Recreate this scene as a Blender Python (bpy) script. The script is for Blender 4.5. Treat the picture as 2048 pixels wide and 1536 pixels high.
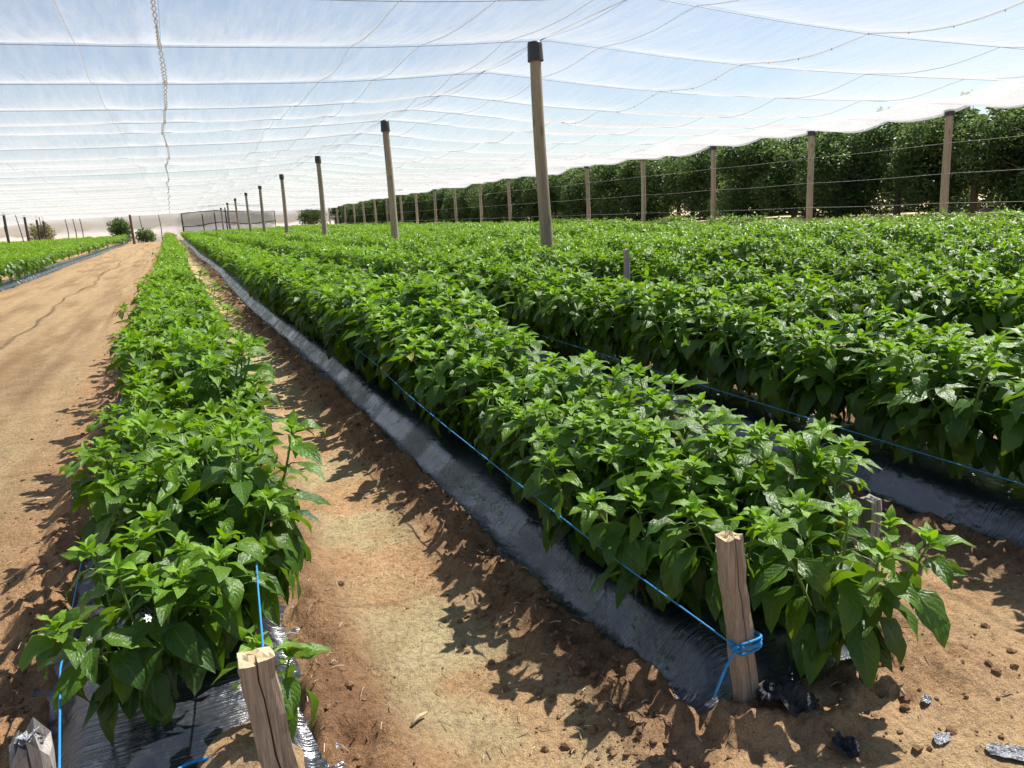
import bpy, math, random
import numpy as np

# ------------------------------------------------------------------ clear
for o in list(bpy.data.objects):
    bpy.data.objects.remove(o, do_unlink=True)
scene = bpy.context.scene
COL = scene.collection
R = math.radians
rng = np.random.default_rng(7)
random.seed(7)

# ------------------------------------------------------------------ camera, sky, sun, exposure
F_PX, IMG_W, IMG_H = 1540.0, 2048.0, 1536.0
CAM_H = 1.6

def _ray(px, py):
    v = np.array([(px - IMG_W / 2) / F_PX, -(py - IMG_H / 2) / F_PX, -1.0])
    return v / np.linalg.norm(v)
_vp, _roll = (340.0, 457.0), 0.055          # vanishing point of the crop rows, tilt of the horizon
_y = _ray(*_vp)
_q = _ray(_vp[0] + 1000, _vp[1] - _roll * 1000)
_n = np.cross(_q, _y); _n /= np.linalg.norm(_n)
if _n[1] < 0: _n = -_n
_x = np.cross(_y, _n)
CAM_M = np.stack([_x, _y, _n])              # camera axes -> world axes

from mathutils import Matrix, Vector
cam_data = bpy.data.cameras.new('camera')
cam_data.sensor_width = 36.0
cam_data.lens = F_PX / IMG_W * 36.0
cam_data.clip_start = 0.05
cam_data.clip_end = 6000
cam = bpy.data.objects.new('camera', cam_data)
COL.objects.link(cam)
m4 = Matrix([[*CAM_M[i], 0] for i in range(3)] + [[0, 0, 0, 1]])
m4.translation = Vector((0, 0, CAM_H))
cam.matrix_world = m4
scene.camera = cam

def project(x, y, z):
    """pixel position and depth of world points (used only to pick which plants the photo shows largest)"""
    P = np.stack([np.asarray(x, float), np.asarray(y, float), np.asarray(z, float) - CAM_H], -1)
    c = P @ CAM_M
    d = np.maximum(-c[..., 2], 1e-3)
    return IMG_W / 2 + F_PX * c[..., 0] / d, IMG_H / 2 - F_PX * c[..., 1] / d, -c[..., 2]

SUN_EL, SUN_AZ = R(54), R(13)               # azimuth from +X towards +Y
sun_dir = Vector((math.cos(SUN_EL) * math.cos(SUN_AZ), math.cos(SUN_EL) * math.sin(SUN_AZ), math.sin(SUN_EL)))
world = bpy.data.worlds.new('World')
scene.world = world
world.use_nodes = True
wn = world.node_tree.nodes; wl = world.node_tree.links
wn.clear()
w_out = wn.new('ShaderNodeOutputWorld'); w_bg = wn.new('ShaderNodeBackground'); w_sky = wn.new('ShaderNodeTexSky')
w_sky.sky_type = 'NISHITA'; w_sky.sun_disc = False
w_sky.sun_elevation = SUN_EL
w_sky.sun_rotation = math.pi / 2 - SUN_AZ
w_sky.air_density = 1.0; w_sky.dust_density = 0.6; w_sky.ozone_density = 1.5
wl.new(w_sky.outputs[0], w_bg.inputs[0]); wl.new(w_bg.outputs[0], w_out.inputs[0])
w_bg.inputs[1].default_value = 0.07
sun = bpy.data.lights.new('sun', 'SUN')
sun.energy = 5.0; sun.angle = R(0.5); sun.color = (1.0, 0.955, 0.88)
sun_o = bpy.data.objects.new('sun', sun); COL.objects.link(sun_o)
sun_o.rotation_euler = sun_dir.to_track_quat('Z', 'Y').to_euler()
vs = scene.view_settings
vs.view_transform = 'Standard'; vs.look = 'None'; vs.exposure = 0.84; vs.gamma = 1.0; vs.use_curve_mapping = False
scene.cycles.transparent_max_bounces = 12
scene.cycles.max_bounces = 7
scene.cycles.diffuse_bounces = 3
scene.cycles.transmission_bounces = 5

# ------------------------------------------------------------------ helpers
def tag(o, label=None, cat=None, group=None, kind=None):
    if label: o['label'] = label
    if cat: o['category'] = cat
    if group: o['group'] = group
    if kind: o['kind'] = kind
    return o

def link(name, data, parent=None, loc=None):
    o = bpy.data.objects.new(name, data)
    COL.objects.link(o)
    if parent is not None: o.parent = parent
    if loc is not None: o.location = loc
    return o

def empty(name, loc=(0, 0, 0), rz=0.0):
    o = link(name, None, None, loc)
    o.empty_display_size = 0.05
    o.rotation_euler = (0, 0, rz)
    return o

def mesh_np(name, verts, quads=None, tris=None, mats=(), smooth=True, attrs=None, matidx=None):
    """a mesh from numpy arrays; attrs = {name: per-vertex float or (n,3) colour}"""
    verts = np.ascontiguousarray(verts, np.float32)
    me = bpy.data.meshes.new(name)
    nq = 0 if quads is None else len(quads); nt = 0 if tris is None else len(tris)
    me.vertices.add(len(verts)); me.vertices.foreach_set('co', verts.ravel())
    loops = []
    if nq: loops.append(np.asarray(quads, np.int32).ravel())
    if nt: loops.append(np.asarray(tris, np.int32).ravel())
    loops = np.concatenate(loops)
    tot = np.concatenate([np.full(nq, 4, np.int32), np.full(nt, 3, np.int32)])
    start = np.concatenate([[0], np.cumsum(tot)[:-1]]).astype(np.int32)
    me.loops.add(len(loops)); me.loops.foreach_set('vertex_index', loops)
    me.polygons.add(len(tot)); me.polygons.foreach_set('loop_start', start)
    try: me.polygons.foreach_set('loop_total', tot)
    except Exception: pass
    me.polygons.foreach_set('use_smooth', np.full(len(tot), smooth))
    for m in mats: me.materials.append(m)
    if matidx is not None: me.polygons.foreach_set('material_index', np.asarray(matidx, np.int32))
    if attrs:
        for k, a in attrs.items():
            a = np.asarray(a, np.float32)
            if a.ndim == 1:
                at = me.attributes.new(k, 'FLOAT', 'POINT'); at.data.foreach_set('value', a)
            elif a.shape[1] == 2:
                at = me.attributes.new(k, 'FLOAT2', 'POINT'); at.data.foreach_set('vector', a.ravel())
            else:
                c = np.ones((len(a), 4), np.float32); c[:, :3] = a
                at = me.attributes.new(k, 'FLOAT_COLOR', 'POINT'); at.data.foreach_set('color', c.ravel())
    me.update(calc_edges=True)
    me.validate()
    return me

class Geo:
    """collects shapes, then becomes ONE mesh"""
    def __init__(s): s.v, s.q, s.t, s.n = [], [], [], 0
    def add(s, v, q=None, t=None):
        v = np.asarray(v, float)
        if q is not None and len(q): s.q.append(np.asarray(q, int) + s.n)
        if t is not None and len(t): s.t.append(np.asarray(t, int) + s.n)
        s.v.append(v); s.n += len(v)
    def tube(s, pts, r, sides=6, cap=True):
        pts = np.asarray(pts, float); n = len(pts)
        r = np.broadcast_to(np.asarray(r, float), (n,))
        tan = np.gradient(pts, axis=0); tan /= np.linalg.norm(tan, axis=1)[:, None] + 1e-12
        ref = np.where((np.abs(tan[:, 2]) > .9)[:, None], np.array([1., 0, 0]), np.array([0, 0, 1.]))
        a = np.cross(tan, ref); a /= np.linalg.norm(a, axis=1)[:, None] + 1e-12
        for i in range(1, n):
            if np.dot(a[i], a[i - 1]) < 0.2:
                p = a[i - 1] - tan[i] * np.dot(a[i - 1], tan[i]); a[i] = p / (np.linalg.norm(p) + 1e-12)
        b = np.cross(tan, a)
        th = np.arange(sides) / sides * 2 * np.pi
        v = pts[:, None] + r[:, None, None] * (np.cos(th)[None, :, None] * a[:, None] + np.sin(th)[None, :, None] * b[:, None])
        v = v.reshape(-1, 3)
        i, j = np.meshgrid(np.arange(n - 1), np.arange(sides), indexing='ij')
        j2 = (j + 1) % sides
        q = np.stack([i * sides + j, i * sides + j2, (i + 1) * sides + j2, (i + 1) * sides + j], -1).reshape(-1, 4)
        t = []
        if cap:
            for k in range(1, sides - 1):
                t.append((0, k + 1, k)); o = (n - 1) * sides; t.append((o, o + k, o + k + 1))
        s.add(v, q, t)
    def box(s, c, d, rz=0.0):
        c = np.array(c, float); d = np.array(d, float) / 2
        v = np.array([[x, y, z] for z in (-1, 1) for y in (-1, 1) for x in (-1, 1)], float) * d
        ca, sa = math.cos(rz), math.sin(rz)
        v = v @ np.array([[ca, sa, 0], [-sa, ca, 0], [0, 0, 1]]) + c
        s.add(v, [(0, 2, 3, 1), (4, 5, 7, 6), (0, 1, 5, 4), (2, 6, 7, 3), (0, 4, 6, 2), (1, 3, 7, 5)])
    def mesh(s, name, mat, smooth=True, attrs=None):
        v = np.concatenate(s.v)
        q = np.concatenate(s.q) if s.q else None; t = np.concatenate(s.t) if s.t else None
        return mesh_np(name, v, q, t, (mat,), smooth, attrs)
    def obj(s, name, mat, parent=None, smooth=True, loc=None, attrs=None):
        return link(name, s.mesh(name, mat, smooth, attrs), parent, loc)

def grid_quads(nx, ny):
    i, j = np.meshgrid(np.arange(nx - 1), np.arange(ny - 1), indexing='ij')
    a = i * ny + j
    return np.stack([a, a + ny, a + ny + 1, a + 1], -1).reshape(-1, 4)

def _hash(ix, iy, seed):
    h = (ix.astype(np.int64) * 374761393 + iy.astype(np.int64) * 668265263 + seed * 2147483647) & 0xFFFFFFFF
    h = ((h ^ (h >> 13)) * 1274126177) & 0xFFFFFFFF
    h = (h ^ (h >> 16)) & 0xFFFFFFFF
    return h.astype(np.float64) / 0xFFFFFFFF
def noise2(x, y, seed=0):
    x0 = np.floor(x); y0 = np.floor(y); fx = x - x0; fy = y - y0
    fx = fx * fx * (3 - 2 * fx); fy = fy * fy * (3 - 2 * fy)
    a = _hash(x0, y0, seed); b = _hash(x0 + 1, y0, seed); c = _hash(x0, y0 + 1, seed); d = _hash(x0 + 1, y0 + 1, seed)
    return (a + (b - a) * fx) * (1 - fy) + (c + (d - c) * fx) * fy
def fbm(x, y, f, octv=3, seed=0, gain=.5):
    s = 0; a = 1; t = 0
    for k in range(octv):
        s = s + a * noise2(x * f + 17.3 * k, y * f - 9.1 * k, seed + k); t += a; a *= gain; f *= 2.03
    return s / t * 2 - 1
def sstep(a, b, x):
    t = np.clip((x - a) / (b - a), 0, 1); return t * t * (3 - 2 * t)

# ------------------------------------------------------------------ materials
def new_mat(name):
    m = bpy.data.materials.new(name); m.use_nodes = True
    nt = m.node_tree; nt.nodes.clear()
    out = nt.nodes.new('ShaderNodeOutputMaterial')
    return m, nt, out
def N(nt, t, **kw):
    n = nt.nodes.new(t)
    for k, v in kw.items():
        if k.startswith('i_'):
            key = k[2:]
            n.inputs[int(key) if key.isdigit() else key.replace('_', ' ')].default_value = v
        else: setattr(n, k, v)
    return n
def ramp(nt, src, stops):
    r = nt.nodes.new('ShaderNodeValToRGB'); e = r.color_ramp.elements
    while len(e) < len(stops): e.new(0.5)
    for k, (p, c) in enumerate(stops):
        e[k].position = p; e[k].color = (*c, 1) if len(c) == 3 else c
    nt.links.new(src, r.inputs[0]); return r
def math_n(nt, op, a, b=None):
    n = nt.nodes.new('ShaderNodeMath'); n.operation = op
    for k, v in enumerate((a, b)):
        if v is None: continue
        if isinstance(v, (int, float)): n.inputs[k].default_value = v
        else: nt.links.new(v, n.inputs[k])
    return n.outputs[0]
def mixc(nt, fac, a, b, mode='MIX'):
    n = nt.nodes.new('ShaderNodeMix'); n.data_type = 'RGBA'; n.blend_type = mode
    for k, v in ((0, fac), (6, a), (7, b)):
        if isinstance(v, (int, float)): n.inputs[k].default_value = v
        elif isinstance(v, tuple): n.inputs[k].default_value = (*v, 1)
        else: nt.links.new(v, n.inputs[k])
    return n.outputs[2]

def mat_soil():
    m, nt, out = new_mat('soil'); L = nt.links
    at = N(nt, 'ShaderNodeAttribute', attribute_name='soil')
    tc = N(nt, 'ShaderNodeTexCoord')
    n1 = N(nt, 'ShaderNodeTexNoise', i_Scale=38.0, i_Detail=6.0, i_Roughness=.7); L.new(tc.outputs['Object'], n1.inputs['Vector'])
    n2 = N(nt, 'ShaderNodeTexNoise', i_Scale=210.0, i_Detail=4.0, i_Roughness=.7); L.new(tc.outputs['Object'], n2.inputs['Vector'])
    n3 = N(nt, 'ShaderNodeTexNoise', i_Scale=5.0, i_Detail=5.0, i_Roughness=.65); L.new(tc.outputs['Object'], n3.inputs['Vector'])
    r1 = ramp(nt, n1.outputs[0], [(.3, (.58, .55, .53)), (.5, (1, 1, 1)), (.72, (1.25, 1.23, 1.19))])
    r2 = ramp(nt, n2.outputs[0], [(.32, (.55, .52, .50)), (.48, (1, 1, 1)), (.7, (1.3, 1.29, 1.25))])
    r3 = ramp(nt, n3.outputs[0], [(.3, (.84, .80, .74)), (.7, (1.12, 1.13, 1.12))])
    c = mixc(nt, 1.0, at.outputs['Color'], r1.outputs[0], 'MULTIPLY')
    c = mixc(nt, 1.0, c, r2.outputs[0], 'MULTIPLY')
    c = mixc(nt, 1.0, c, r3.outputs[0], 'MULTIPLY')
    b = N(nt, 'ShaderNodeBsdfPrincipled', i_Roughness=.92); b.inputs['Specular IOR Level'].default_value = .15
    L.new(c, b.inputs['Base Color'])
    hh = math_n(nt, 'ADD', math_n(nt, 'MULTIPLY', n1.outputs[0], 1.2), math_n(nt, 'MULTIPLY', n2.outputs[0], .35))
    bp = N(nt, 'ShaderNodeBump', i_Strength=1.0, i_Distance=.03); L.new(hh, bp.inputs['Height'])
    L.new(bp.outputs[0], b.inputs['Normal']); L.new(b.outputs[0], out.inputs[0]); return m

def mat_leaf(name, base_a, base_b, trans, rough=.36, tr=.42, veins=True):
    """tone attribute: 0 = old dark leaf, 1 = fresh shoot; on tree crowns also sunlit tops painted in"""
    m, nt, out = new_mat(name); L = nt.links
    at = N(nt, 'ShaderNodeAttribute', attribute_name='tone')
    oi = N(nt, 'ShaderNodeObjectInfo')
    geo = N(nt, 'ShaderNodeNewGeometry')
    t = math_n(nt, 'ADD', at.outputs['Fac'], math_n(nt, 'MULTIPLY', math_n(nt, 'SUBTRACT', oi.outputs['Random'], .5), .16))
    isl = math_n(nt, 'MULTIPLY', math_n(nt, 'SUBTRACT', geo.outputs['Random Per Island'], .5), .18)
    t = math_n(nt, 'ADD', t, isl)
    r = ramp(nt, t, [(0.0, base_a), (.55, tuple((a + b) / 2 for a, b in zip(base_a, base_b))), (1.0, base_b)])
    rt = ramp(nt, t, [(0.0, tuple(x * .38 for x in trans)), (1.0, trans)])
    old = math_n(nt, 'GREATER_THAN', math_n(nt, 'FRACT', math_n(nt, 'MULTIPLY', math_n(nt, 'ADD', oi.outputs['Random'], geo.outputs['Random Per Island']), 37.31)), .9955)
    col = mixc(nt, math_n(nt, 'MULTIPLY', old, .75), r.outputs[0], (.33, .27, .04))
    b = N(nt, 'ShaderNodeBsdfPrincipled', i_Roughness=rough); b.inputs['Specular IOR Level'].default_value = .46
    tc = N(nt, 'ShaderNodeTexCoord')
    nz = N(nt, 'ShaderNodeTexNoise', i_Scale=26.0, i_Detail=3.0); L.new(tc.outputs['Object'], nz.inputs['Vector'])
    rz = ramp(nt, nz.outputs[0], [(.3, (.8, .84, .8)), (.7, (1.16, 1.12, 1.1))])
    col = mixc(nt, 1.0, col, rz.outputs[0], 'MULTIPLY')
    if veins:
        uv = N(nt, 'ShaderNodeAttribute', attribute_name='uvl'); sp = N(nt, 'ShaderNodeSeparateXYZ'); L.new(uv.outputs['Vector'], sp.inputs[0])
        au = math_n(nt, 'ABSOLUTE', sp.outputs[0])
        rib = math_n(nt, 'LESS_THAN', au, .05)
        col = mixc(nt, math_n(nt, 'MULTIPLY', rib, .45), col, (.16, .26, .06))
        uvn = N(nt, 'ShaderNodeMapping'); uvn.inputs['Scale'].default_value = (3.2, 8.0, 1.0); L.new(uv.outputs['Vector'], uvn.inputs[0])
        jit = N(nt, 'ShaderNodeVectorMath', operation='ADD'); L.new(uvn.outputs[0], jit.inputs[0]); L.new(tc.outputs['Object'], jit.inputs[1])
        q1 = N(nt, 'ShaderNodeTexNoise', i_Scale=1.0, i_Detail=2.0, i_Roughness=.5); L.new(jit.outputs[0], q1.inputs['Vector'])
        ph = math_n(nt, 'SUBTRACT', math_n(nt, 'MULTIPLY', sp.outputs[1], 22.0), math_n(nt, 'MULTIPLY', au, 8.0))
        s = math_n(nt, 'MULTIPLY', math_n(nt, 'ABSOLUTE', math_n(nt, 'SINE', ph)), .22)
        s = math_n(nt, 'ADD', s, math_n(nt, 'MULTIPLY', math_n(nt, 'MINIMUM', au, .2), 2.0))
        s = math_n(nt, 'ADD', s, math_n(nt, 'MULTIPLY', q1.outputs[0], 1.5))
        bp = N(nt, 'ShaderNodeBump', i_Strength=.32, i_Distance=.012); L.new(s, bp.inputs['Height'])
        L.new(bp.outputs[0], b.inputs['Normal'])
    L.new(col, b.inputs['Base Color'])
    tl = N(nt, 'ShaderNodeBsdfTranslucent'); L.new(rt.outputs[0], tl.inputs[0])
    mx = N(nt, 'ShaderNodeMixShader', i_0=tr); L.new(b.outputs[0], mx.inputs[1]); L.new(tl.outputs[0], mx.inputs[2])
    L.new(mx.outputs[0], out.inputs[0]); return m

def mat_simple(name, col, rough=.6, spec=.4, noise=0.0, scale=30.0, stretch=None, bump=0.0, metal=0.0, dist=.01):
    m, nt, out = new_mat(name); L = nt.links
    b = N(nt, 'ShaderNodeBsdfPrincipled', i_Roughness=rough, i_Metallic=metal); b.inputs['Specular IOR Level'].default_value = spec
    b.inputs['Base Color'].default_value = (*col, 1)
    if noise or bump:
        tc = N(nt, 'ShaderNodeTexCoord'); mp = N(nt, 'ShaderNodeMapping'); L.new(tc.outputs['Object'], mp.inputs[0])
        if stretch: mp.inputs['Scale'].default_value = stretch
        nz = N(nt, 'ShaderNodeTexNoise', i_Scale=scale, i_Detail=5.0, i_Roughness=.65); L.new(mp.outputs[0], nz.inputs['Vector'])
        r = ramp(nt, nz.outputs[0], [(.28, tuple(c * (1 - noise) for c in col)), (.72, tuple(min(1, c * (1 + noise)) for c in col))])
        L.new(r.outputs[0], b.inputs['Base Color'])
        if bump:
            bp = N(nt, 'ShaderNodeBump', i_Strength=bump, i_Distance=dist); L.new(nz.outputs[0], bp.inputs['Height']); L.new(bp.outputs[0], b.inputs['Normal'])
    L.new(b.outputs[0], out.inputs[0]); return m

def mat_wood(name, light, dark, knots=True, grain=14.0):
    m, nt, out = new_mat(name); L = nt.links
    tc = N(nt, 'ShaderNodeTexCoord'); mp = N(nt, 'ShaderNodeMapping'); mp.inputs['Scale'].default_value = (1, 1, .045)
    oi = N(nt, 'ShaderNodeObjectInfo')
    L.new(tc.outputs['Object'], mp.inputs[0])
    off = N(nt, 'ShaderNodeVectorMath', operation='ADD'); L.new(mp.outputs[0], off.inputs[0])
    cb = N(nt, 'ShaderNodeCombineXYZ'); 
    for k in range(3): L.new(math_n(nt, 'MULTIPLY', oi.outputs['Random'], 7.0 + 3 * k), cb.inputs[k])
    L.new(cb.outputs[0], off.inputs[1])
    n1 = N(nt, 'ShaderNodeTexNoise', i_Scale=grain * 6, i_Detail=7.0, i_Roughness=.7); L.new(off.outputs[0], n1.inputs['Vector'])
    n2 = N(nt, 'ShaderNodeTexNoise', i_Scale=grain * .5, i_Detail=3.0); L.new(off.outputs[0], n2.inputs['Vector'])
    r = ramp(nt, n1.outputs[0], [(.3, dark), (.5, tuple((a + b) / 2 for a, b in zip(light, dark))), (.68, light)])
    r2 = ramp(nt, n2.outputs[0], [(.3, (.72, .7, .68)), (.7, (1.15, 1.13, 1.1))])
    c = mixc(nt, 1.0, r.outputs[0], r2.outputs[0], 'MULTIPLY')
    if knots:
        mp2 = N(nt, 'ShaderNodeMapping'); mp2.inputs['Scale'].default_value = (3.2, 3.2, 1.7); L.new(tc.outputs['Object'], mp2.inputs[0])
        off2 = N(nt, 'ShaderNodeVectorMath', operation='ADD'); L.new(mp2.outputs[0], off2.inputs[0]); L.new(cb.outputs[0], off2.inputs[1])
        vo = N(nt, 'ShaderNodeTexVoronoi', i_Scale=1.3); L.new(off2.outputs[0], vo.inputs['Vector'])
        rk = ramp(nt, vo.outputs['Distance'], [(.0, (1, 1, 1)), (.16, (.6, .6, .6)), (.24, (0, 0, 0))])
        c = mixc(nt, math_n(nt, 'MULTIPLY', rk.outputs[0], .8), c, tuple(x * .32 for x in light))
    b = N(nt, 'ShaderNodeBsdfPrincipled', i_Roughness=.82); b.inputs['Specular IOR Level'].default_value = .2
    L.new(c, b.inputs['Base Color'])
    bp = N(nt, 'ShaderNodeBump', i_Strength=.6, i_Distance=.006); L.new(n1.outputs[0], bp.inputs['Height']); L.new(bp.outputs[0], b.inputs['Normal'])
    L.new(b.outputs[0], out.inputs[0]); return m

def mat_net(name, open_frac, col=(.82, .83, .84), streak=.1, transl=.62):
    """woven mesh: the threads cover more of the view the flatter one looks along the cloth"""
    m, nt, out = new_mat(name); L = nt.links
    geo = N(nt, 'ShaderNodeNewGeometry')
    dt = N(nt, 'ShaderNodeVectorMath', operation='DOT_PRODUCT'); L.new(geo.outputs['Normal'], dt.inputs[0]); L.new(geo.outputs['Incoming'], dt.inputs[1])
    cs = math_n(nt, 'MAXIMUM', math_n(nt, 'ABSOLUTE', dt.outputs['Value']), .02)
    tc = N(nt, 'ShaderNodeTexCoord'); mp = N(nt, 'ShaderNodeMapping'); mp.inputs['Scale'].default_value = (5.0, .55, 1.0); L.new(tc.outputs['Object'], mp.inputs[0])
    nz = N(nt, 'ShaderNodeTexNoise', i_Scale=1.6, i_Detail=6.0, i_Roughness=.68); L.new(mp.outputs[0], nz.inputs['Vector'])
    n2 = N(nt, 'ShaderNodeTexNoise', i_Scale=.22, i_Detail=3.0); L.new(tc.outputs['Object'], n2.inputs['Vector'])
    t0 = math_n(nt, 'ADD', open_frac, math_n(nt, 'MULTIPLY', math_n(nt, 'SUBTRACT', nz.outputs[0], .5), -streak))
    t0 = math_n(nt, 'ADD', t0, math_n(nt, 'MULTIPLY', math_n(nt, 'SUBTRACT', n2.outputs[0], .5), -streak * .9))
    t0 = math_n(nt, 'MINIMUM', math_n(nt, 'MAXIMUM', t0, .02), .97)
    T = math_n(nt, 'POWER', t0, math_n(nt, 'DIVIDE', 1.0, cs))
    tp = N(nt, 'ShaderNodeBsdfTransparent')
    df = N(nt, 'ShaderNodeBsdfDiffuse'); df.inputs[0].default_value = (*col, 1)
    tl = N(nt, 'ShaderNodeBsdfTranslucent'); tl.inputs[0].default_value = (*col, 1)
    mx = N(nt, 'ShaderNodeMixShader', i_0=transl); L.new(df.outputs[0], mx.inputs[1]); L.new(tl.outputs[0], mx.inputs[2])
    m2 = N(nt, 'ShaderNodeMixShader'); L.new(T, m2.inputs[0]); L.new(mx.outputs[0], m2.inputs[1]); L.new(tp.outputs[0], m2.inputs[2])
    L.new(m2.outputs[0], out.inputs[0]); return m

def mat_mulch():
    m, nt, out = new_mat('black_film'); L = nt.links
    tc = N(nt, 'ShaderNodeTexCoord')
    mp = N(nt, 'ShaderNodeMapping'); mp.inputs['Scale'].default_value = (1.0, 26.0, 1.0); mp.inputs['Rotation'].default_value = (0, 0, R(16)); L.new(tc.outputs['Object'], mp.inputs[0])
    n1 = N(nt, 'ShaderNodeTexNoise', i_Scale=3.2, i_Detail=3.0, i_Roughness=.55); L.new(mp.outputs[0], n1.inputs['Vector'])
    n2 = N(nt, 'ShaderNodeTexNoise', i_Scale=2.6, i_Detail=4.0, i_Roughness=.6); L.new(tc.outputs['Object'], n2.inputs['Vector'])
    msk = ramp(nt, n2.outputs[0], [(.42, (0, 0, 0)), (.62, (1, 1, 1))])
    n3 = N(nt, 'ShaderNodeTexNoise', i_Scale=9.0, i_Detail=6.0, i_Roughness=.7); L.new(tc.outputs['Object'], n3.inputs['Vector'])
    dust = ramp(nt, n3.outputs[0], [(.5, (.018, .023, .035)), (.85, (.06, .06, .06))])
    b = N(nt, 'ShaderNodeBsdfPrincipled', i_Roughness=.3, i_IOR=1.75); b.inputs['Specular IOR Level'].default_value = .9
    L.new(dust.outputs[0], b.inputs['Base Color'])
    rr = ramp(nt, n2.outputs[0], [(.3, (.17, .17, .17)), (.7, (.32, .32, .32))]); L.new(rr.outputs[0], b.inputs['Roughness'])
    h = math_n(nt, 'ADD', math_n(nt, 'MULTIPLY', math_n(nt, 'MULTIPLY', n1.outputs[0], msk.outputs[0]), 1.8), math_n(nt, 'MULTIPLY', n3.outputs[0], .5))
    bp = N(nt, 'ShaderNodeBump', i_Strength=.6, i_Distance=.02); L.new(h, bp.inputs['Height']); L.new(bp.outputs[0], b.inputs['Normal'])
    L.new(b.outputs[0], out.inputs[0]); return m

M_SOIL = mat_soil()
M_LEAF = mat_leaf('pepper_leaf', (.018, .066, .010), (.19, .36, .014), (.33, .60, .015), rough=.43, tr=.31)
M_LEAF_FAR = mat_leaf('pepper_leaf_far', (.018, .066, .010), (.19, .36, .014), (.33, .60, .015), rough=.43, tr=.31, veins=False)
M_STEM = mat_simple('pepper_stem', (.12, .21, .045), .5, .4, .25, 25)
M_PETAL = mat_simple('petal', (.8, .8, .75), .6, .3, .05, 40)
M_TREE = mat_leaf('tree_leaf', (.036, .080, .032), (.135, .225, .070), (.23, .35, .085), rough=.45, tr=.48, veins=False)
M_TREE_B = mat_leaf('pale_tree_leaf', (.13, .14, .05), (.34, .32, .12), (.5, .48, .15), rough=.5, tr=.25, veins=False)
M_BARK = mat_simple('bark', (.13, .10, .075), .9, .1, .35, 18, (1, 1, .2), .5)
M_POLE = mat_wood('pole_wood', (.40, .355, .285), (.24, .20, .155), True, 9)
M_STAKE = mat_wood('stake_wood', (.50, .41, .325), (.19, .145, .11), False, 30)
M_STAKE_GREY = mat_wood('grey_stake_wood', (.42, .40, .38), (.20, .185, .17), False, 22)
M_CAP = mat_simple('cap_plastic', (.035, .036, .042), .45, .4, .2, 8)
M_STEEL_DARK = mat_simple('dark_steel', (.045, .038, .035), .6, .4, .2, 6, metal=.0)
M_RUST = mat_simple('brown_post', (.16, .085, .055), .8, .2, .3, 12, (1, 1, .1))
M_WIRE = mat_simple('wire', (.20, .21, .23), .45, .5)
M_WIRE_BRIGHT = mat_simple('galvanised_wire', (.6, .61, .62), .5, .5)
M_CORD = mat_net('seam_cord', .22, (.66, .63, .58), .02, .7)
M_SEAM = mat_net('seam_tape', .12, (.62, .62, .63), .05, .7)
M_LACE = mat_net('lace_cord', .10, (.66, .66, .66), .02, .5)
M_TWINE = mat_simple('blue_twine', (.03, .25, .55), .6, .35, .35, 260, None, .8, dist=.003)
M_MULCH = mat_mulch()
M_SKIRT = mat_simple('buried_film', (.012, .015, .024), .42, .5, .3, 30, (1, 6, 1), .8, dist=.02)
M_SCRAP = mat_simple('silver_film', (.17, .175, .20), .25, .9, .5, 26, None, .9, dist=.02)
M_STRAW = mat_simple('straw', (.50, .40, .25), .8, .2, .3, 40)
M_CLOD = mat_simple('clod', (.25, .15, .085), .95, .1, .35, 60, None, .9, dist=.02)
M_NET = mat_net('shade_cloth', .887, (.60, .61, .63), streak=.20)
M_HEM = mat_net('hem_cloth', .66, (.62, .63, .64), .15)
M_WALLNET = mat_net('wall_cloth', .28, (.86, .90, .95), .10, .7)
M_CLEAR = mat_net('thin_cloth', .45, (.78, .82, .88), .2, .6)
M_BLACKEDGE = mat_simple('black_hem', (.02, .02, .022), .6, .3)
M_RED = mat_simple('red_brick_paint', (.36, .10, .06), .85, .2, .15, 8)
M_ROOF = mat_simple('shed_roof', (.40, .44, .50), .5, .4, .1, 3)
M_DARK = mat_simple('dark_opening', (.03, .03, .033), .8, .1)

# ------------------------------------------------------------------ field layout
ROW_W = 0.43                                   # half width of the plastic covered bed
ROWS = [dict(x=-0.21, y0=1.45, y1=108.0), dict(x=1.70, y0=1.72, y1=112.0, w=.50)]
for k in range(2, 10):
    ROWS.append(dict(x=1.70 + 1.93 * (k - 1), y0=1.2, y1=112.0))
LEFT_ROWS = [dict(x=-5.42 - 1.93 * k, y0=14.0, y1=112.0) for k in range(9)]
BED_H = 0.13

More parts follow.
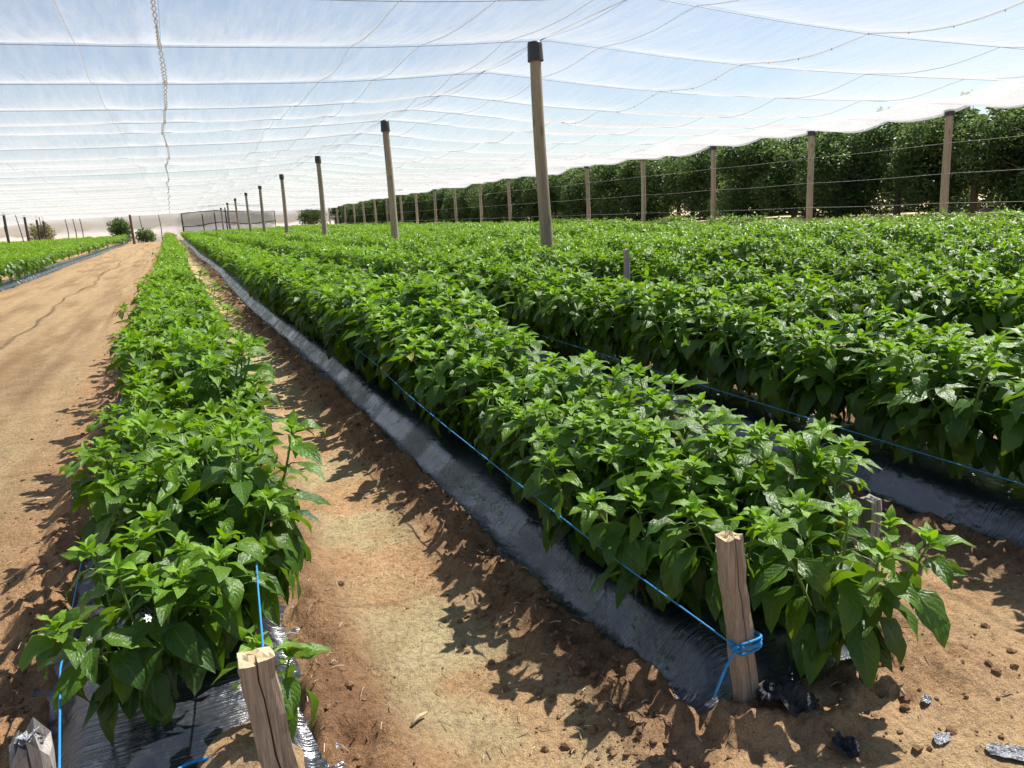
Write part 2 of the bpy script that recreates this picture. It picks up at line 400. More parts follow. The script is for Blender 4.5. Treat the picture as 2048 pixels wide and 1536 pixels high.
def bed_profile(u):
    return BED_H * (1 - sstep(.22, .385, np.abs(u)))
def base_ground(x, y):
    z = 0.66 * sstep(18.3, 21.6, x)
    z = z + 0.03 * fbm(x, y, .12, 2, 3)
    return z
def row_wander(y):
    return 0.05 * np.sin(y * .21 + 1.0) * sstep(3, 12, y) + .03 * np.sin(y * .055)
def taper(r, y):
    return 1 - (.17 * sstep(2.7, 1.9, y) if 'w' in r else 0.0)
def edge_distance(x, y):
    """distance to the nearest bed edge, negative inside the bed"""
    d = np.full(np.broadcast(x, y).shape, 9.0); xx = x - row_wander(y)
    for r in ROWS + LEFT_ROWS:
        a = np.abs(xx - r['x']) - r.get('w', ROW_W) * taper(r, y)
        a = np.maximum(a, r['y0'] - y)
        d = np.minimum(d, a)
    return d
def soil_height(x, y):
    z = base_ground(x, y)
    d = edge_distance(x, y)
    fade = 1 / (1 + (y / 30.0) ** 2)
    # ridge of loose soil thrown against the plastic edges
    lane = (x < -.62) & (x > -5.1)
    ridge = np.exp(-((d - .12) / .13) ** 2)
    lump = fbm(x, y, 4.2, 4, 11, .55)
    fine = fbm(x, y, 17, 3, 23, .6)
    amp = np.where(lane & (x < -1.2), .35, 1.0)
    z = z + ridge * (.050 + .085 * lump + .05 * fine) * amp * (d > -.05)
    bank = np.exp(-((d - .01) / .055) ** 2)
    z = z + bank * np.maximum(0, .022 + .05 * lump + .03 * fine) * amp
    z = z - .025 * np.exp(-((d - .55) / .25) ** 2) * (~lane)
    rough = np.where(lane, .25 + .9 * sstep(-1.35, -.8, x), .75)
    rough = np.maximum(rough, 1.2 * sstep(2.2, 1.5, y))
    z = z + rough * (.014 * fbm(x, y, 7, 3, 31) + .008 * fbm(x, y, 26, 3, 41, .6)) * (d > -.02)
    # tracks on the lane
    lf = sstep(-.9, -1.5, x) * sstep(-5.0, -4.5, x)
    z = z - lf * .03 * (np.exp(-((x + 1.95) / .28) ** 2) + np.exp(-((x + 3.7) / .3) ** 2)) + lf * .008 * np.sin(x * 21 + fbm(x, y, .5, 2, 5) * 3)
    # beds under the plastic
    inside = np.clip(-d / .12, 0, 1)
    z = z - .035 * sstep(0.0, .5, inside)
    return z

def build_ground():
    xs = np.concatenate([[-1500, -500, -200, -90, -50], np.arange(-40, -6, 1.0), np.arange(-6, -1.4, .09), np.arange(-1.4, 3.4, .021),
                         np.arange(3.4, 6, .1), np.arange(6, 24, .4), np.arange(24, 60, 3.0), [90, 200, 500, 1500]])
    ys = [-1500., -300., -60., -15., -4., -1.]
    y = 0.6
    while y < 135: ys.append(y); y += max(.021, .0105 * y)
    ys += [150, 200, 300, 600, 1500, 4000]
    ys = np.array(ys)
    X, Y = np.meshgrid(xs, ys, indexing='ij')
    Z = soil_height(X, Y)
    far = (np.abs(X) > 60) | (Y > 140) | (Y < -4)
    Z = np.where(far, base_ground(np.clip(X, -60, 60), 0 * Y), Z)
    # soil colours by place, some row shade painted in
    d = edge_distance(X, Y)
    sand = np.array([.45, .315, .18]); orange = np.array([.41, .245, .13]); brown = np.array([.30, .175, .10]); algae = np.array([.43, .365, .215]); dark = np.array([.20, .125, .08])
    n = fbm(X, Y, .9, 4, 51); n2 = fbm(X, Y, 2.6, 4, 61); n3 = fbm(X * 3.0, Y * .35, 1.1, 4, 71)
    C = np.broadcast_to(sand, X.shape + (3,)).copy()
    def mix(C, col, f): return C + (col - C) * np.clip(f, 0, 1)[..., None]
    furrow = (X > .1) & (X < 18)
    C = mix(C, orange, furrow * (.65 + .6 * n))
    C = mix(C, algae, furrow * sstep(-.45, .15, n2 + .5 * n) * sstep(.12, .3, d) * .9)
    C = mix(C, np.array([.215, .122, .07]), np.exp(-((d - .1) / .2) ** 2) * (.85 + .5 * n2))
    C = mix(C, dark, (X > 2.0) * sstep(.55, .2, d) * .55)  # darker brown soil right of the second row, largely row shade painted in
    lane = sstep(-.7, -1.0, X) * sstep(-5.1, -4.8, X)
    C = mix(C, np.array([.335, .24, .135]), lane * (.7 + .3 * n3))
    n4 = fbm(X * 7.0, Y * .22, 1.0, 3, 73)
    C = mix(C, np.array([.25, .155, .085]), lane * (sstep(.0, .4, n3) * .6 + sstep(.1, .5, n4) * .45))
    C = mix(C, np.array([.37, .29, .165]), lane * sstep(.0, .45, n2 + n) * .45 * sstep(14, 5, Y))
    C = mix(C, orange, sstep(-1.3, -.85, X) * sstep(-.3, -.6, X) * .7)
    C = mix(C, np.array([.46, .30, .17]), sstep(2.0, 1.5, Y) * (X > .6) * .7)
    C = mix(C, np.array([.52, .42, .30]), sstep(18.5, 20, X) * .8)
    V = np.stack([X, Y, Z], -1).reshape(-1, 3)
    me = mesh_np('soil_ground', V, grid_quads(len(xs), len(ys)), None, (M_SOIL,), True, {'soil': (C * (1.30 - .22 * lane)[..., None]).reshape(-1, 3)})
    o = link('ground', me); tag(o, 'bare sandy orange soil with wheel lane, furrows and clods', None, None, 'structure')
    return o
build_ground()

# plastic film over each bed
def build_mulch(r, label, fine):
    us = np.array([-.485, -.46, -.43, -.40, -.375, -.35, -.32, -.29, -.26, -.22, -.1, 0, .1, .22, .26, .29, .32, .35, .375, .40, .43, .46, .485])
    ys = []; y = r['y0']
    while y < r['y1']: ys.append(y); y += max(.05 if fine else .25, .02 * y)
    ys = np.array(ys + [r['y1']])
    U, Y = np.meshgrid(us, ys, indexing='ij')
    X = r['x'] + U * (r.get('w', ROW_W) / .43) * taper(r, Y) + row_wander(Y) + .02 * fbm(U * 0 + r['x'], Y, 1.1, 2, 81) * np.sign(U)
    end = sstep(r['y0'] - .02, r['y0'] + .22, Y)
    Z = base_ground(X, Y) + bed_profile(U) * end + .006 - (np.abs(U) > .465) * .04 + .012 * fbm(X, Y, 1.6, 2, 97) * sstep(.3, .42, np.abs(U))
    f = 1 / (1 + (Y / 25) ** 2)
    Z = Z + f * (.009 * fbm(X, Y, 3, 3, 91) + .004 * fbm(X * 2 + Y * 3, Y * 9 - X * 3, 2.0, 3, 93))
    V = np.stack([X, Y, Z], -1).reshape(-1, 3)
    me = mesh_np('mulch_film', V, grid_quads(len(us), len(ys)), None, (M_MULCH,), True)
    o = link('mulch_film', me); tag(o, label, 'plastic mulch', 'black plastic films over the crop beds'); return o
ORD = ['first', 'second', 'third', 'fourth', 'fifth', 'sixth', 'seventh', 'eighth', 'ninth', 'tenth']
for k, r in enumerate(ROWS):
    if k == 0: lab = 'black plastic film on the bed between the dirt lane and the open furrow'
    elif k == 1: lab = 'glossy black plastic film beside the furrow, behind the stake with blue twine'
    else: lab = 'black plastic film under the %s pepper row counted from the dirt lane' % ORD[k]
    build_mulch(r, lab, k < 3)
for k, r in enumerate(LEFT_ROWS[:4]):
    lab = 'pale shining plastic film along the far side of the dirt lane' if k == 0 else 'plastic film under row %s beyond the dirt lane' % ORD[k]
    if k == 0: build_mulch(r, lab, False)

# ------------------------------------------------------------------ shade net roof
POLES_Y = [0.6, 12.72, 23.6, 35.9, 48.3, 60.8, 73.3, 85.7, 98.1, 110.5]
POLE_X = 6.28
WIRE_Y = []
for a, b in zip(POLES_Y[:-1], POLES_Y[1:]):
    WIRE_Y += [a + (b - a) * t for t in (0, .255, .5, .755)]
WIRE_Y += [110.5, 114.0, 118.0]
WIRE_Y = np.array(WIRE_Y)
_px = np.array([-40, -30, -22, -13.5, -8, -2, .2, 2.9, 4.5, 6.28, 7.6, 8.9, 11.2, 15, 20.9])
_pz = np.array([2.3, 2.7, 3.3, 4.12, 4.1, 4.12, 4.14, 4.2, 4.28, 4.42, 4.31, 4.2, 4.06, 3.95, 3.87])
def roof_base(x, y):
    z = np.interp(x, _px, _pz)
    k = np.clip(np.searchsorted(POLES_Y, y) - 1, 0, len(POLES_Y) - 2)
    P = np.array(POLES_Y); u = (y - P[k]) / (P[k + 1] - P[k])
    dip = np.sin(np.pi * np.clip(u, 0, 1)) ** 2
    z = z - .13 * dip * (1 - .3 * np.exp(-((x - POLE_X) / 2) ** 2))
    z = z - .35 * sstep(95, 118, y) - sstep(60, 110, y) * .15
    return z
def roof_edge_x(y):
    u = (y - 16.2) / 5.35; u = u - np.floor(u)
    return 20.95 - .3 * np.sin(np.pi * u) ** 2
def roof_z(x, y):
    k = np.clip(np.searchsorted(WIRE_Y, y, side='right') - 1, 0, len(WIRE_Y) - 2)
    u = np.clip((y - WIRE_Y[k]) / (WIRE_Y[k + 1] - WIRE_Y[k]), 0, 1)
    s = .15 + .06 * fbm(x, k * 7.7 + 0 * y, .16, 2, 101) + .07 * sstep(6.5, 11, x)
    z = roof_base(x, y) - s * 4 * u * (1 - u)
    # cloth slack between lengthwise seams, folds running with the weave
    z = z + .03 * fbm(x, y, .45, 3, 111) * np.minimum(1, 4 * u * (1 - u) * 1.3)
    z = z + .016 * fbm(x * 2.4, y * .5, 1.2, 3, 121) * np.minimum(1, 4 * u * (1 - u) * 2 + .25)
    ue = (y - 16.2) / 5.35; ue = ue - np.floor(ue)
    z = z - .13 * np.sin(np.pi * ue) ** 2 * sstep(16.5, 20.6, x)
    # creases at the seams
    for sx, a in ((-.8, .05), (.22, .05), (2.85, .07), (4.05, .06), (5.65, .04), (7.4, .06), (10.55, .10), (13.8, .06), (16.8, .07)):
        z = z + a * np.minimum(1, 4 * u * (1 - u) * 1.6 + .12) * np.exp(-np.abs(x - sx - .25 * np.sin(y * .4 + sx)) / .28)
    return z
net = empty('shade_net', (0, 0, 4.2))
tag(net, 'white translucent shade cloth stretched as a roof over the whole field', 'shade net')
def net_panel(x0, x1, nx, ylist):
    t = np.linspace(0, 1, nx)
    T, Y = np.meshgrid(t, ylist, indexing='ij')
    X1 = roof_edge_x(Y) if x1 > 20 else x1
    X = x0 + (X1 - x0) * T
    Z = roof_z(X, Y) + .012
    V = np.stack([X, Y, Z - 4.2], -1).reshape(-1, 3)
    me = mesh_np('net_panel', V, grid_quads(nx, len(ylist)), None, (M_NET,), True)
    return link('net_panel', me, net)
ylist = []
for a, b in zip(WIRE_Y[:-1], WIRE_Y[1:]):
    ylist += list(a + (b - a) * np.array([0, .04, .14, .26, .38, .5, .62, .74, .86, .96]))
ylist = np.array(ylist + [WIRE_Y[-1]])
net_panel(-36, -.8, 110, ylist)
net_panel(-.8, .215, 14, ylist)
net_panel(.225, 10.55, 90, ylist)
net_panel(10.55, 21, 80, ylist)
def hem_band():
    t = np.linspace(0, 1, 16); T, Y = np.meshgrid(t, ylist, indexing='ij'); X1 = roof_edge_x(Y)
    X = X1 - 2.6 * (1 - T); Z = roof_z(X, Y) + .05 + .02 * fbm(X, Y, .8, 2, 161)
    me = mesh_np('hem_band', np.stack([X, Y, Z - 4.2], -1).reshape(-1, 3), grid_quads(16, len(ylist)), None, (M_HEM,), True)
    link('hem_band', me, net)
hem_band()
def seam(sx, r, mat, name='seam', wob=.25, label=None, dz=-.02):
    ys = ylist[(ylist > 1)]
    xs = sx + wob * .4 * np.sin(ys * .4 + sx) + .05 * fbm(ys, ys * 0 + sx, .9, 2, 131)
    g = Geo(); g.tube(np.stack([xs, ys, roof_z(xs, ys) - 4.2 + dz], -1), r, 5)
    o = g.obj(name, mat, net)
    if label: o['label'] = label
    return o
seam(-.8, .0045, M_CORD, wob=.03)
for sx in (2.85, 4.05, 5.65, 7.4): seam(sx, .0055, M_SEAM)
seam(10.55, .0075, M_CORD, wob=.1, label='thick clipped seam right of the pole line')
for sx in (13.8, 16.8, -4.6, -7.8, -11.5, -16): seam(sx, .006, M_SEAM)
# hem along the right edge
ye = ylist[ylist > 2]; xe = roof_edge_x(ye)
g = Geo(); g.tube(np.stack([xe, ye, roof_z(xe, ye) - 4.2], -1), .018, 5); g.obj('hem', M_SEAM, net)
# clips on the thick seam
clipg = Geo(); clipg.box((0, 0, -.015), (.008, .012, .03)); clip_me = clipg.mesh('clip', M_WIRE, False)
for y in np.arange(4.5, 30, .75):
    x = 10.55 + .04 * math.sin(y * .4 + 10.55)
    o = link('clip', clip_me, net, (x, y, float(roof_z(np.array(x), np.array(y))) - 4.21))
# laced joint: two cords that cross again and again
lace = Geo()
ys = np.arange(2.0, 118, .035)
w = .022 + .014 * fbm(ys, ys * 0, .8, 2, 141)
xc = .22 + .035 * fbm(ys, ys * 0 + 3, .35, 3, 143) + .05 * np.sin(ys * .5)
for s in (1, -1):
    xs = xc + s * w * np.sin(ys * 14 + 2 * fbm(ys, ys * 0 + 9, .7, 2, 145))
    lace.tube(np.stack([xs, ys, roof_z(xs, ys) - 4.2 - .03 + s * .007 * np.cos(ys * 14)], -1), .0105, 4)
lc = lace.obj('lacing_cord', M_LACE, net); lc['label'] = 'looped grey lacing joining two cloth widths above the first row'

# support wires across the rows
for k, y in enumerate(WIRE_Y):
    if y < 1: continue
    xs = np.concatenate([np.arange(-36, 20.9, .8), [20.9]])
    xs = xs[xs > -max(6.0, y * .35) - 4]
    zz = roof_base(xs, xs * 0 + y) - .018
    g = Geo(); g.tube(np.stack([xs, xs * 0 + y, zz], -1), .0046, 5)
    o = g.obj('support_wire', M_WIRE)
    onpole = any(abs(y - p) < .01 for p in POLES_Y)
    kk = int(np.sum((WIRE_Y > 9) & (WIRE_Y <= y)))
    WORD = ['', 'first', 'second', 'third', 'fourth', 'fifth', 'sixth', 'seventh', 'eighth', 'ninth', 'tenth']
    if 1 <= kk <= 10: lab = 'thin grey cross wire under the shade cloth, %s from the photo top%s' % (WORD[kk], ', over a pole' if onpole else '')
    elif kk < 1: lab = 'thin grey cross wire under the shade cloth, above the top of the photo'
    else: lab = 'thin grey cross wire under the far shade cloth, %s' % ('over a far pole' if onpole else 'between far poles')
    tag(o, lab, 'wire', 'cross wires under the shade cloth')
xs = np.arange(2, 118, .9)
g = Geo(); g.tube(np.stack([xs * 0 + POLE_X, xs, roof_base(xs * 0 + POLE_X, xs) - .004], -1), .009, 5)
tag(g.obj('ridge_wire', M_WIRE), 'ridge wire along the tops of the middle pole line', 'wire')

# ------------------------------------------------------------------ poles
def make_pole(name, h, r0, r1, mat, cap=True, seed=0):
    t = empty(name)
    rr = np.random.default_rng(seed)
    zs = np.linspace(-.3, h - (.06 if cap else 0), 14)
    pts = np.stack([.012 * np.sin(zs * 1.3 + seed), .012 * np.cos(zs * 1.1 + 2 * seed), zs], -1)
    rad = np.interp(zs, [0, h], [r0, r1]) * (1 + .02 * rr.standard_normal(len(zs)))
    g = Geo(); g.tube(pts, rad, 14); g.obj('shaft', mat, t)
    if cap:
        c = Geo(); cx, cy = pts[-1, :2]
        prof = [(r1 * 1.42, h - .32), (r1 * 1.40, h - .30), (r1 * 1.30, h - .05), (r1 * 1.2, h - .012), (r1 * .7, h), (.002, h)]
        c.tube(np.array([[cx, cy, z + 1e-4 * i] for i, (r, z) in enumerate(prof)]), [p[0] for p in prof], 16, False)
        c.obj('cap', M_CAP, t)
    return t
def copy_tree(o, loc, rz=None, sz=1.0):
    c = o.copy(); COL.objects.link(c); c.location = loc; c.scale = (1, 1, sz)
    if rz is not None: c.rotation_euler = (0, 0, rz)
    for ch in o.children:
        d = ch.copy(); COL.objects.link(d); d.parent = c
        for g2 in ch.children:
            e = g2.copy(); COL.objects.link(e); e.parent = d
    return c
pole0 = None
PX = [0, 6.2, 6.32, 6.38, 6.38, 6.4, 6.55, 6.5, 6.5, 6.5]
pole_lab = ['', 'tallest wooden pole with black cap, standing nearest among the pepper rows', 'second tallest capped wooden pole in the middle pole line', 'third capped wooden pole in the line, slimmer and farther off',
            'fourth capped wooden pole along the middle pole line', 'fifth capped wooden pole along the middle pole line', 'sixth wooden pole along the middle pole line']
for k in range(1, len(POLES_Y)):
    y = POLES_Y[k]; x = PX[k]; h = float(roof_base(np.array(POLE_X), np.array(y)))
    if pole0 is None:
        pole0 = make_pole('net_pole', 4.38, .118, .098, M_POLE, True, 1); o = pole0; o.location = (x, y, 0)
        o.rotation_euler = (0, R(-.9), 0)
    else:
        o = copy_tree(pole0, (x, y, 0), k * 1.1, h / 4.40); o.rotation_euler = (R(rng.normal(0, .5)), R(rng.normal(0, .5)), k * 1.1)
    tag(o, pole_lab[k] if k < len(pole_lab) else 'small far capped wooden pole before the back net wall', 'pole', 'capped wooden poles of the middle line')
# thin dark posts at the far end of the middle line
dk = None
for k, (x, y, h) in enumerate([(5.2, 103., 3.3), (6.0, 95., 3.6), (4.0, 108., 3.2), (7.2, 110., 3.3), (8.6, 112., 3.3)]):
    if dk is None:
        dk = make_pole('dark_post', 3.4, .075, .07, M_STEEL_DARK, False, 5); o = dk; o.location = (x, y, 0); o.scale = (1, 1, h / 3.4)
    else: o = copy_tree(dk, (x, y, 0), k, h / 3.4)
    tag(o, 'thin dark post before the back wall, right of the first crop row', 'post', 'dark posts before the back wall')
# right-hand line along the hedge
rp = None
RP_Y = [16.2 + 5.35 * n for n in range(-1, 19)]
rlab = {0: 'capped wooden edge pole before the hedge, nearest one in view', 1: 'second capped edge pole before the dark hedge, counted from the near end',
        2: 'third edge pole before the dark hedge, counted from the near end', 3: 'fourth edge pole before the dark hedge, counted from the near end'}
for k, y in enumerate(RP_Y):
    x = 20.9 if k % 2 else 20.95
    gz = float(base_ground(np.array(x), np.array(y)))
    h = float(np.interp(x, _px, _pz)) - gz - sstep(95, 118, y) * .3
    if rp is None:
        rp = make_pole('edge_pole', 3.3, .112, .10, M_POLE, True, 9); o = rp; o.location = (x, y, gz); o.scale = (1, 1, h / 3.3)
    else:
        o = copy_tree(rp, (x, y, gz), k * .7, h / 3.3); o.rotation_euler = (R(rng.normal(0, .5)), R(rng.normal(0, .6)), k * .7)
    tag(o, rlab.get(k - 1, 'wooden edge pole between the pepper field and the dark hedge, farther along'), 'pole', 'edge poles along the hedge')
# wires strung between the edge poles
for z, lab in ((1.12, 'lowest light wire strung along the edge poles'), (1.95, 'middle light wire strung along the edge poles'), (2.80, 'upper light wire strung along the edge poles')):
    ys = np.arange(9, 118, 1.0)
    u = ((ys - 16.2) / 5.35) % 1
    g = Geo(); g.tube(np.stack([ys * 0 + 20.78, ys, z - .03 * np.sin(np.pi * u) + 0 * ys], -1), .0032, 5)
    tag(g.obj('fence_wire', M_WIRE_BRIGHT), lab, 'wire')
# left-hand posts
lp = None
for n in range(6):
    y = 78 + 11.9 * n if n < 3 else 78 + 11.9 * 2 + 8.5 * (n - 2)
    y = min(y, 116); x = -14.6 - .02 * n
    mat = M_RUST if n < 1 else M_STEEL_DARK
    t = make_pole('field_post', 4.0, .13, .12, mat, False, 20 + n); t.location = (x, y, 0)
    tag(t, ['reddish brown post in the crop left of the lane', 'second tall dark post in the crop left of the lane', 'third dark post in the crop left of the lane'][n] if n < 3 else 'far dark post in the crop left of the lane', 'post', 'posts in the crop left of the lane')
for n, (x, y, lean) in enumerate([(-14.0, 80, .5), (-13.6, 91, .2), (-13.4, 104, .12)]):
    g = Geo(); g.tube([(lean, 0, -.2), (0, 0, 1.9), (-lean, 0, 3.7)], .045, 7)
    o = g.obj('stay_post', M_STEEL_DARK, None, True, (x, y, 0))
    tag(o, ['thin leaning dark stay beside the reddish brown post', 'thin dark stay beside the second tall dark post', 'thin dark stay beside the third dark post'][n], 'post')
t = make_pole('lane_post', 3.45, .15, .14, M_RUST, False, 33); t.location = (-4.15, 104, 0)
tag(t, 'single brown post standing at the far end of the dirt lane', 'post')

# ------------------------------------------------------------------ back wall of netting
bw = empty('back_net_wall', (-10, 119, 0)); tag(bw, 'pale net wall closing the far end of the field left of the see-through panel', 'net wall')
def wall_panel(x0, x1, y0, y1, ztop, mat, parent, name='net_panel', z0=-.1, bulge=.12):
    n, m = max(4, int(abs(x1 - x0) / .8)), 10
    T, S = np.meshgrid(np.linspace(0, 1, n), np.linspace(0, 1, m), indexing='ij')
    X = x0 + (x1 - x0) * T; Yb = y0 + (y1 - y0) * T
    Zt = roof_base(X, np.minimum(Yb, 118)) + .1 if ztop is None else ztop
    Z = z0 + (Zt - z0) * S
    Yb = Yb + bulge * fbm(X, Z * 3, .5, 3, 151) + .1 * np.sin(S * 9)
    V = np.stack([X, Yb, Z], -1); V = V - np.array(parent.location)
    me = mesh_np(name, V.reshape(-1, 3), grid_quads(n, m), None, (mat,), True)
    return link(name, me, parent)
wall_panel(-38, -22, 119, 119, None, M_WALLNET, bw)
wall_panel(-22, -8, 119, 119, None, M_WALLNET, bw)
wall_panel(-8, 1.6, 119, 119, None, M_WALLNET, bw)
for x in (-30, -24, -19.5, -17, -12.5, -11.6, -10.8, -3.6, -1.2):
    g = Geo(); h = float(roof_base(np.array(x), np.array(118.)))
    g.tube([(x + 10, -.3, -.2), (x + 10.1, -.3, h * .5), (x + 10, -.3, h)], .06, 6); g.obj('wall_post', M_STEEL_DARK, bw)
cw = empty('see_through_wall', (7, 119, 0)); tag(cw, 'see-through net panel with black hems in the far wall, trees showing behind it', 'net wall')
wall_panel(1.75, 14.2, 119, 119, None, M_CLEAR, cw)
for zf, a in ((.98, .10), (.5, .14), (.02, .02)):
    xs = np.arange(1.75, 14.3, .4); h = roof_base(xs, xs * 0 + 118.)
    g = Geo(); g.tube(np.stack([xs - 7, xs * 0 - .2, h * zf + a * np.sin(xs * .8 + zf * 5) - .1 * (zf > .9)], -1), .055, 5); g.obj('hem', M_BLACKEDGE, cw)
for x in (1.75, 14.2):
    g = Geo(); g.tube([(x - 7, -.15, 0), (x - 7, -.15, 1.7), (x - 7, -.15, 3.5)], .06, 6); g.obj('wall_post', M_BLACKEDGE, cw)
rw = empty('pale_net_wall', (18, 119, 0)); tag(rw, 'pale net wall at the far end, between the see-through panel and the red shed', 'net wall')
wall_panel(14.4, 24.5, 119, 119, 3.3, M_WALLNET, rw)
for x in (18.0, 23.6, 24.5):
    g = Geo(); g.tube([(x - 18, -.25, -.2), (x - 18, -.25, 1.7), (x - 18, -.25, 3.4)], .07, 6); g.obj('wall_post', M_STEEL_DARK, rw)
# red shed behind the far right corner
sh = empty('red_shed', (27.5, 123, .6)); tag(sh, 'small red shed with grey roof behind the far end of the hedge', 'shed')
g = Geo(); g.box((0, 0, 1.3), (3.0, 3.0, 2.6)); g.obj('wall', M_RED, sh, False)
g = Geo(); g.add([(-1.7, -1.7, 2.6), (1.7, -1.7, 2.6), (1.7, 1.7, 2.6), (-1.7, 1.7, 2.6), (-1.7, 0, 3.4), (1.7, 0, 3.4)], [(0, 1, 5, 4), (3, 4, 5, 2)], [(0, 4, 3), (1, 2, 5)]); g.obj('roof', M_ROOF, sh, False)
for x, z in ((-.95, .7), (-.95, 1.75)):
    g = Geo(); g.box((x, -1.53, z), (.75, .08, .7)); g.obj('window', M_DARK, sh, False)

# ------------------------------------------------------------------ trees
def leaf_cloud(pts, size, seed, tone):
    """small pointed leaves (two triangles each) at pts"""
    r = np.random.default_rng(seed); n = len(pts)
    d = r.normal(size=(n, 3)); d[:, 2] = d[:, 2] * .7 - .15; d /= np.linalg.norm(d, axis=1)[:, None]
    s = np.cross(d, r.normal(size=(n, 3))); s /= np.linalg.norm(s, axis=1)[:, None] + 1e-9
    nn = np.cross(d, s)
    L = size * r.uniform(.6, 1.25, n)[:, None]
    v = np.stack([pts, pts + d * L * .5 + s * L * .26 + nn * L * .06, pts + d * L, pts + d * L * .5 - s * L * .26 + nn * L * .06], 1)
    q = np.arange(n * 4).reshape(n, 4)
    return v.reshape(-1, 3), q, np.repeat(tone, 4)
def crown_points(n, rx, ry, z0, z1, seed, lobes=26):
    r = np.random.default_rng(seed)
    lc = np.stack([r.uniform(-1, 1, lobes) * rx * .75, r.uniform(-1, 1, lobes) * ry * .75, r.uniform(z0 + .2, z1 - .4, lobes)], -1)
    lr = r.uniform(.35, .75, lobes) * min(rx, ry) * .75
    top = lc[:, 2] > (z1 - .9); lc[top, 0] *= .7
    k = r.choice(lobes, n, p=lr ** 2 / np.sum(lr ** 2))
    d = r.normal(size=(n, 3)); d /= np.linalg.norm(d, axis=1)[:, None]
    rad = lr[k] * (1 - .45 * r.random(n) ** 2)
    p = lc[k] + d * rad[:, None] * np.array([1, 1, 1.1])
    # upright twigs above the crown
    m = n // 14
    tw = lc[r.integers(0, lobes, m)] + np.stack([r.normal(0, .12, m), r.normal(0, .12, m), r.uniform(.3, .9, m)], -1)
    p[:m] = np.where((tw[:, 2] < z1 + .25)[:, None], tw, p[:m])
    keep = p[:, 2] > z0 - .25
    return p[keep]
def make_tree(name, h, rx, ry, z0, seed, nleaf, size, mat, bark=M_BARK):
    t = empty(name)
    g = Geo(); r = np.random.default_rng(seed)
    g.tube([(0, 0, -.2), (.03, .02, h * .2), (-.02, .05, h * .5), (.05, 0, h * .8)], [.13, .11, .07, .02], 8)
    for k in range(7):
        a = r.uniform(0, 6.28); z = r.uniform(.18, .55) * h
        g.tube([(0, 0, z), (math.cos(a) * rx * .35, math.sin(a) * ry * .35, z + .3), (math.cos(a) * rx * .75, math.sin(a) * ry * .75, z + .75)], [.05, .035, .012], 5)
    g.obj('trunk', bark, t)
    p = crown_points(nleaf, rx, ry, z0, h, seed + 1)
    tone = np.clip(.25 + .35 * r.standard_normal(len(p)) * .6 + .3 * (p[:, 2] / h) ** 2, 0, 1)  # tone rises with height: lit crown tops put into the leaf colour
    v, q, tn = leaf_cloud(p, size, seed + 2, tone)
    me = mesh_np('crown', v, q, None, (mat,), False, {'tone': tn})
    o = link('crown', me, t); o['kind'] = 'stuff'
    return t
protos = []
TREE_X = 24.2
ty = np.arange(9.5, 118, 2.75)
CARDT = ['first', 'second', 'third', 'fourth', 'fifth', 'sixth', 'seventh', 'eighth', 'ninth', 'tenth']
for k, y in enumerate(ty):
    x = TREE_X + rng.uniform(-.25, .25)
    gz = float(base_ground(np.array(x), np.array(y)))
    if k < 5:
        o = make_tree('hedge_tree', 3.75, 1.5, 2.5, .05, 300 + 10 * k, 17000, .155, M_TREE); protos.append(o); o.location = (x, y, gz)
    else:
        o = copy_tree(protos[k % 5], (x, y, gz), rng.uniform(0, 6.28))
    s = rng.uniform(.87, .95) if k > 4 else rng.uniform(.93, .97); o.scale = (1, 1, s)
    tag(o, 'dense evergreen hedge tree behind the edge poles, %s from the right picture edge' % CARDT[k - 1] if 1 <= k <= 10 else 'dense evergreen hedge tree behind the edge poles, farther along the row', 'tree', 'trees of the evergreen hedge')
for k, y in enumerate(np.arange(11, 110, 4.2)):  # added second tree row, put in to block bright light behind the hedge
    x = 29.5 + rng.uniform(-.4, .4)
    o = copy_tree(protos[(k + 2) % 5], (x, y, .64), rng.uniform(0, 6.28)); o.scale = (1.2, 1.25, 1.0)
    tag(o, 'dark evergreen tree of an added second row that blocks light through gaps below the hedge', 'tree', 'added light-blocking trees behind the hedge')
# trees and shrubs at the far end
def far_tree(name, loc, h, rx, z0, seed, n, size, mat, lab, cat='tree', grp=None):
    o = make_tree(name, h, rx, rx, z0, seed, n, size, mat); o.location = loc; tag(o, lab, cat, grp); return o
far_tree('shade_tree', (19.3, 116.5, 0), 3.5, 1.9, 1.1, 501, 3500, .28, M_TREE, 'dark round tree before the pale far wall, left of the red shed')
far_tree('shade_tree', (-6.1, 116.6, 0), 3.1, 1.35, .3, 511, 3500, .28, M_TREE, 'dark bushy tree before the back wall, left of the lane post')
far_tree('yellow_shrub', (-15.3, 117, 0), 3.0, 1.3, .3, 521, 2200, .28, M_TREE_B, 'yellowish shrub between the dark posts at the far left', 'shrub')
far_tree('low_bush', (-3.1, 114, 0), 1.6, 1.3, .1, 531, 1800, .26, M_TREE, 'low green bush at the end of the dirt lane', 'bush')
for k, (x, y, h, rx) in enumerate([(3.2, 131, 3.4, 2.2), (6.6, 134, 4.3, 2.8), (10.2, 130, 4.6, 3.0), (13.4, 133, 4.2, 2.4)]):
    far_tree('distant_tree', (x, y, 0), h, rx, .7, 541 + 10 * k, 6500, .26, M_TREE, 'grey green tree seen hazily through the see-through wall panel', 'tree', 'trees behind the see-through panel')

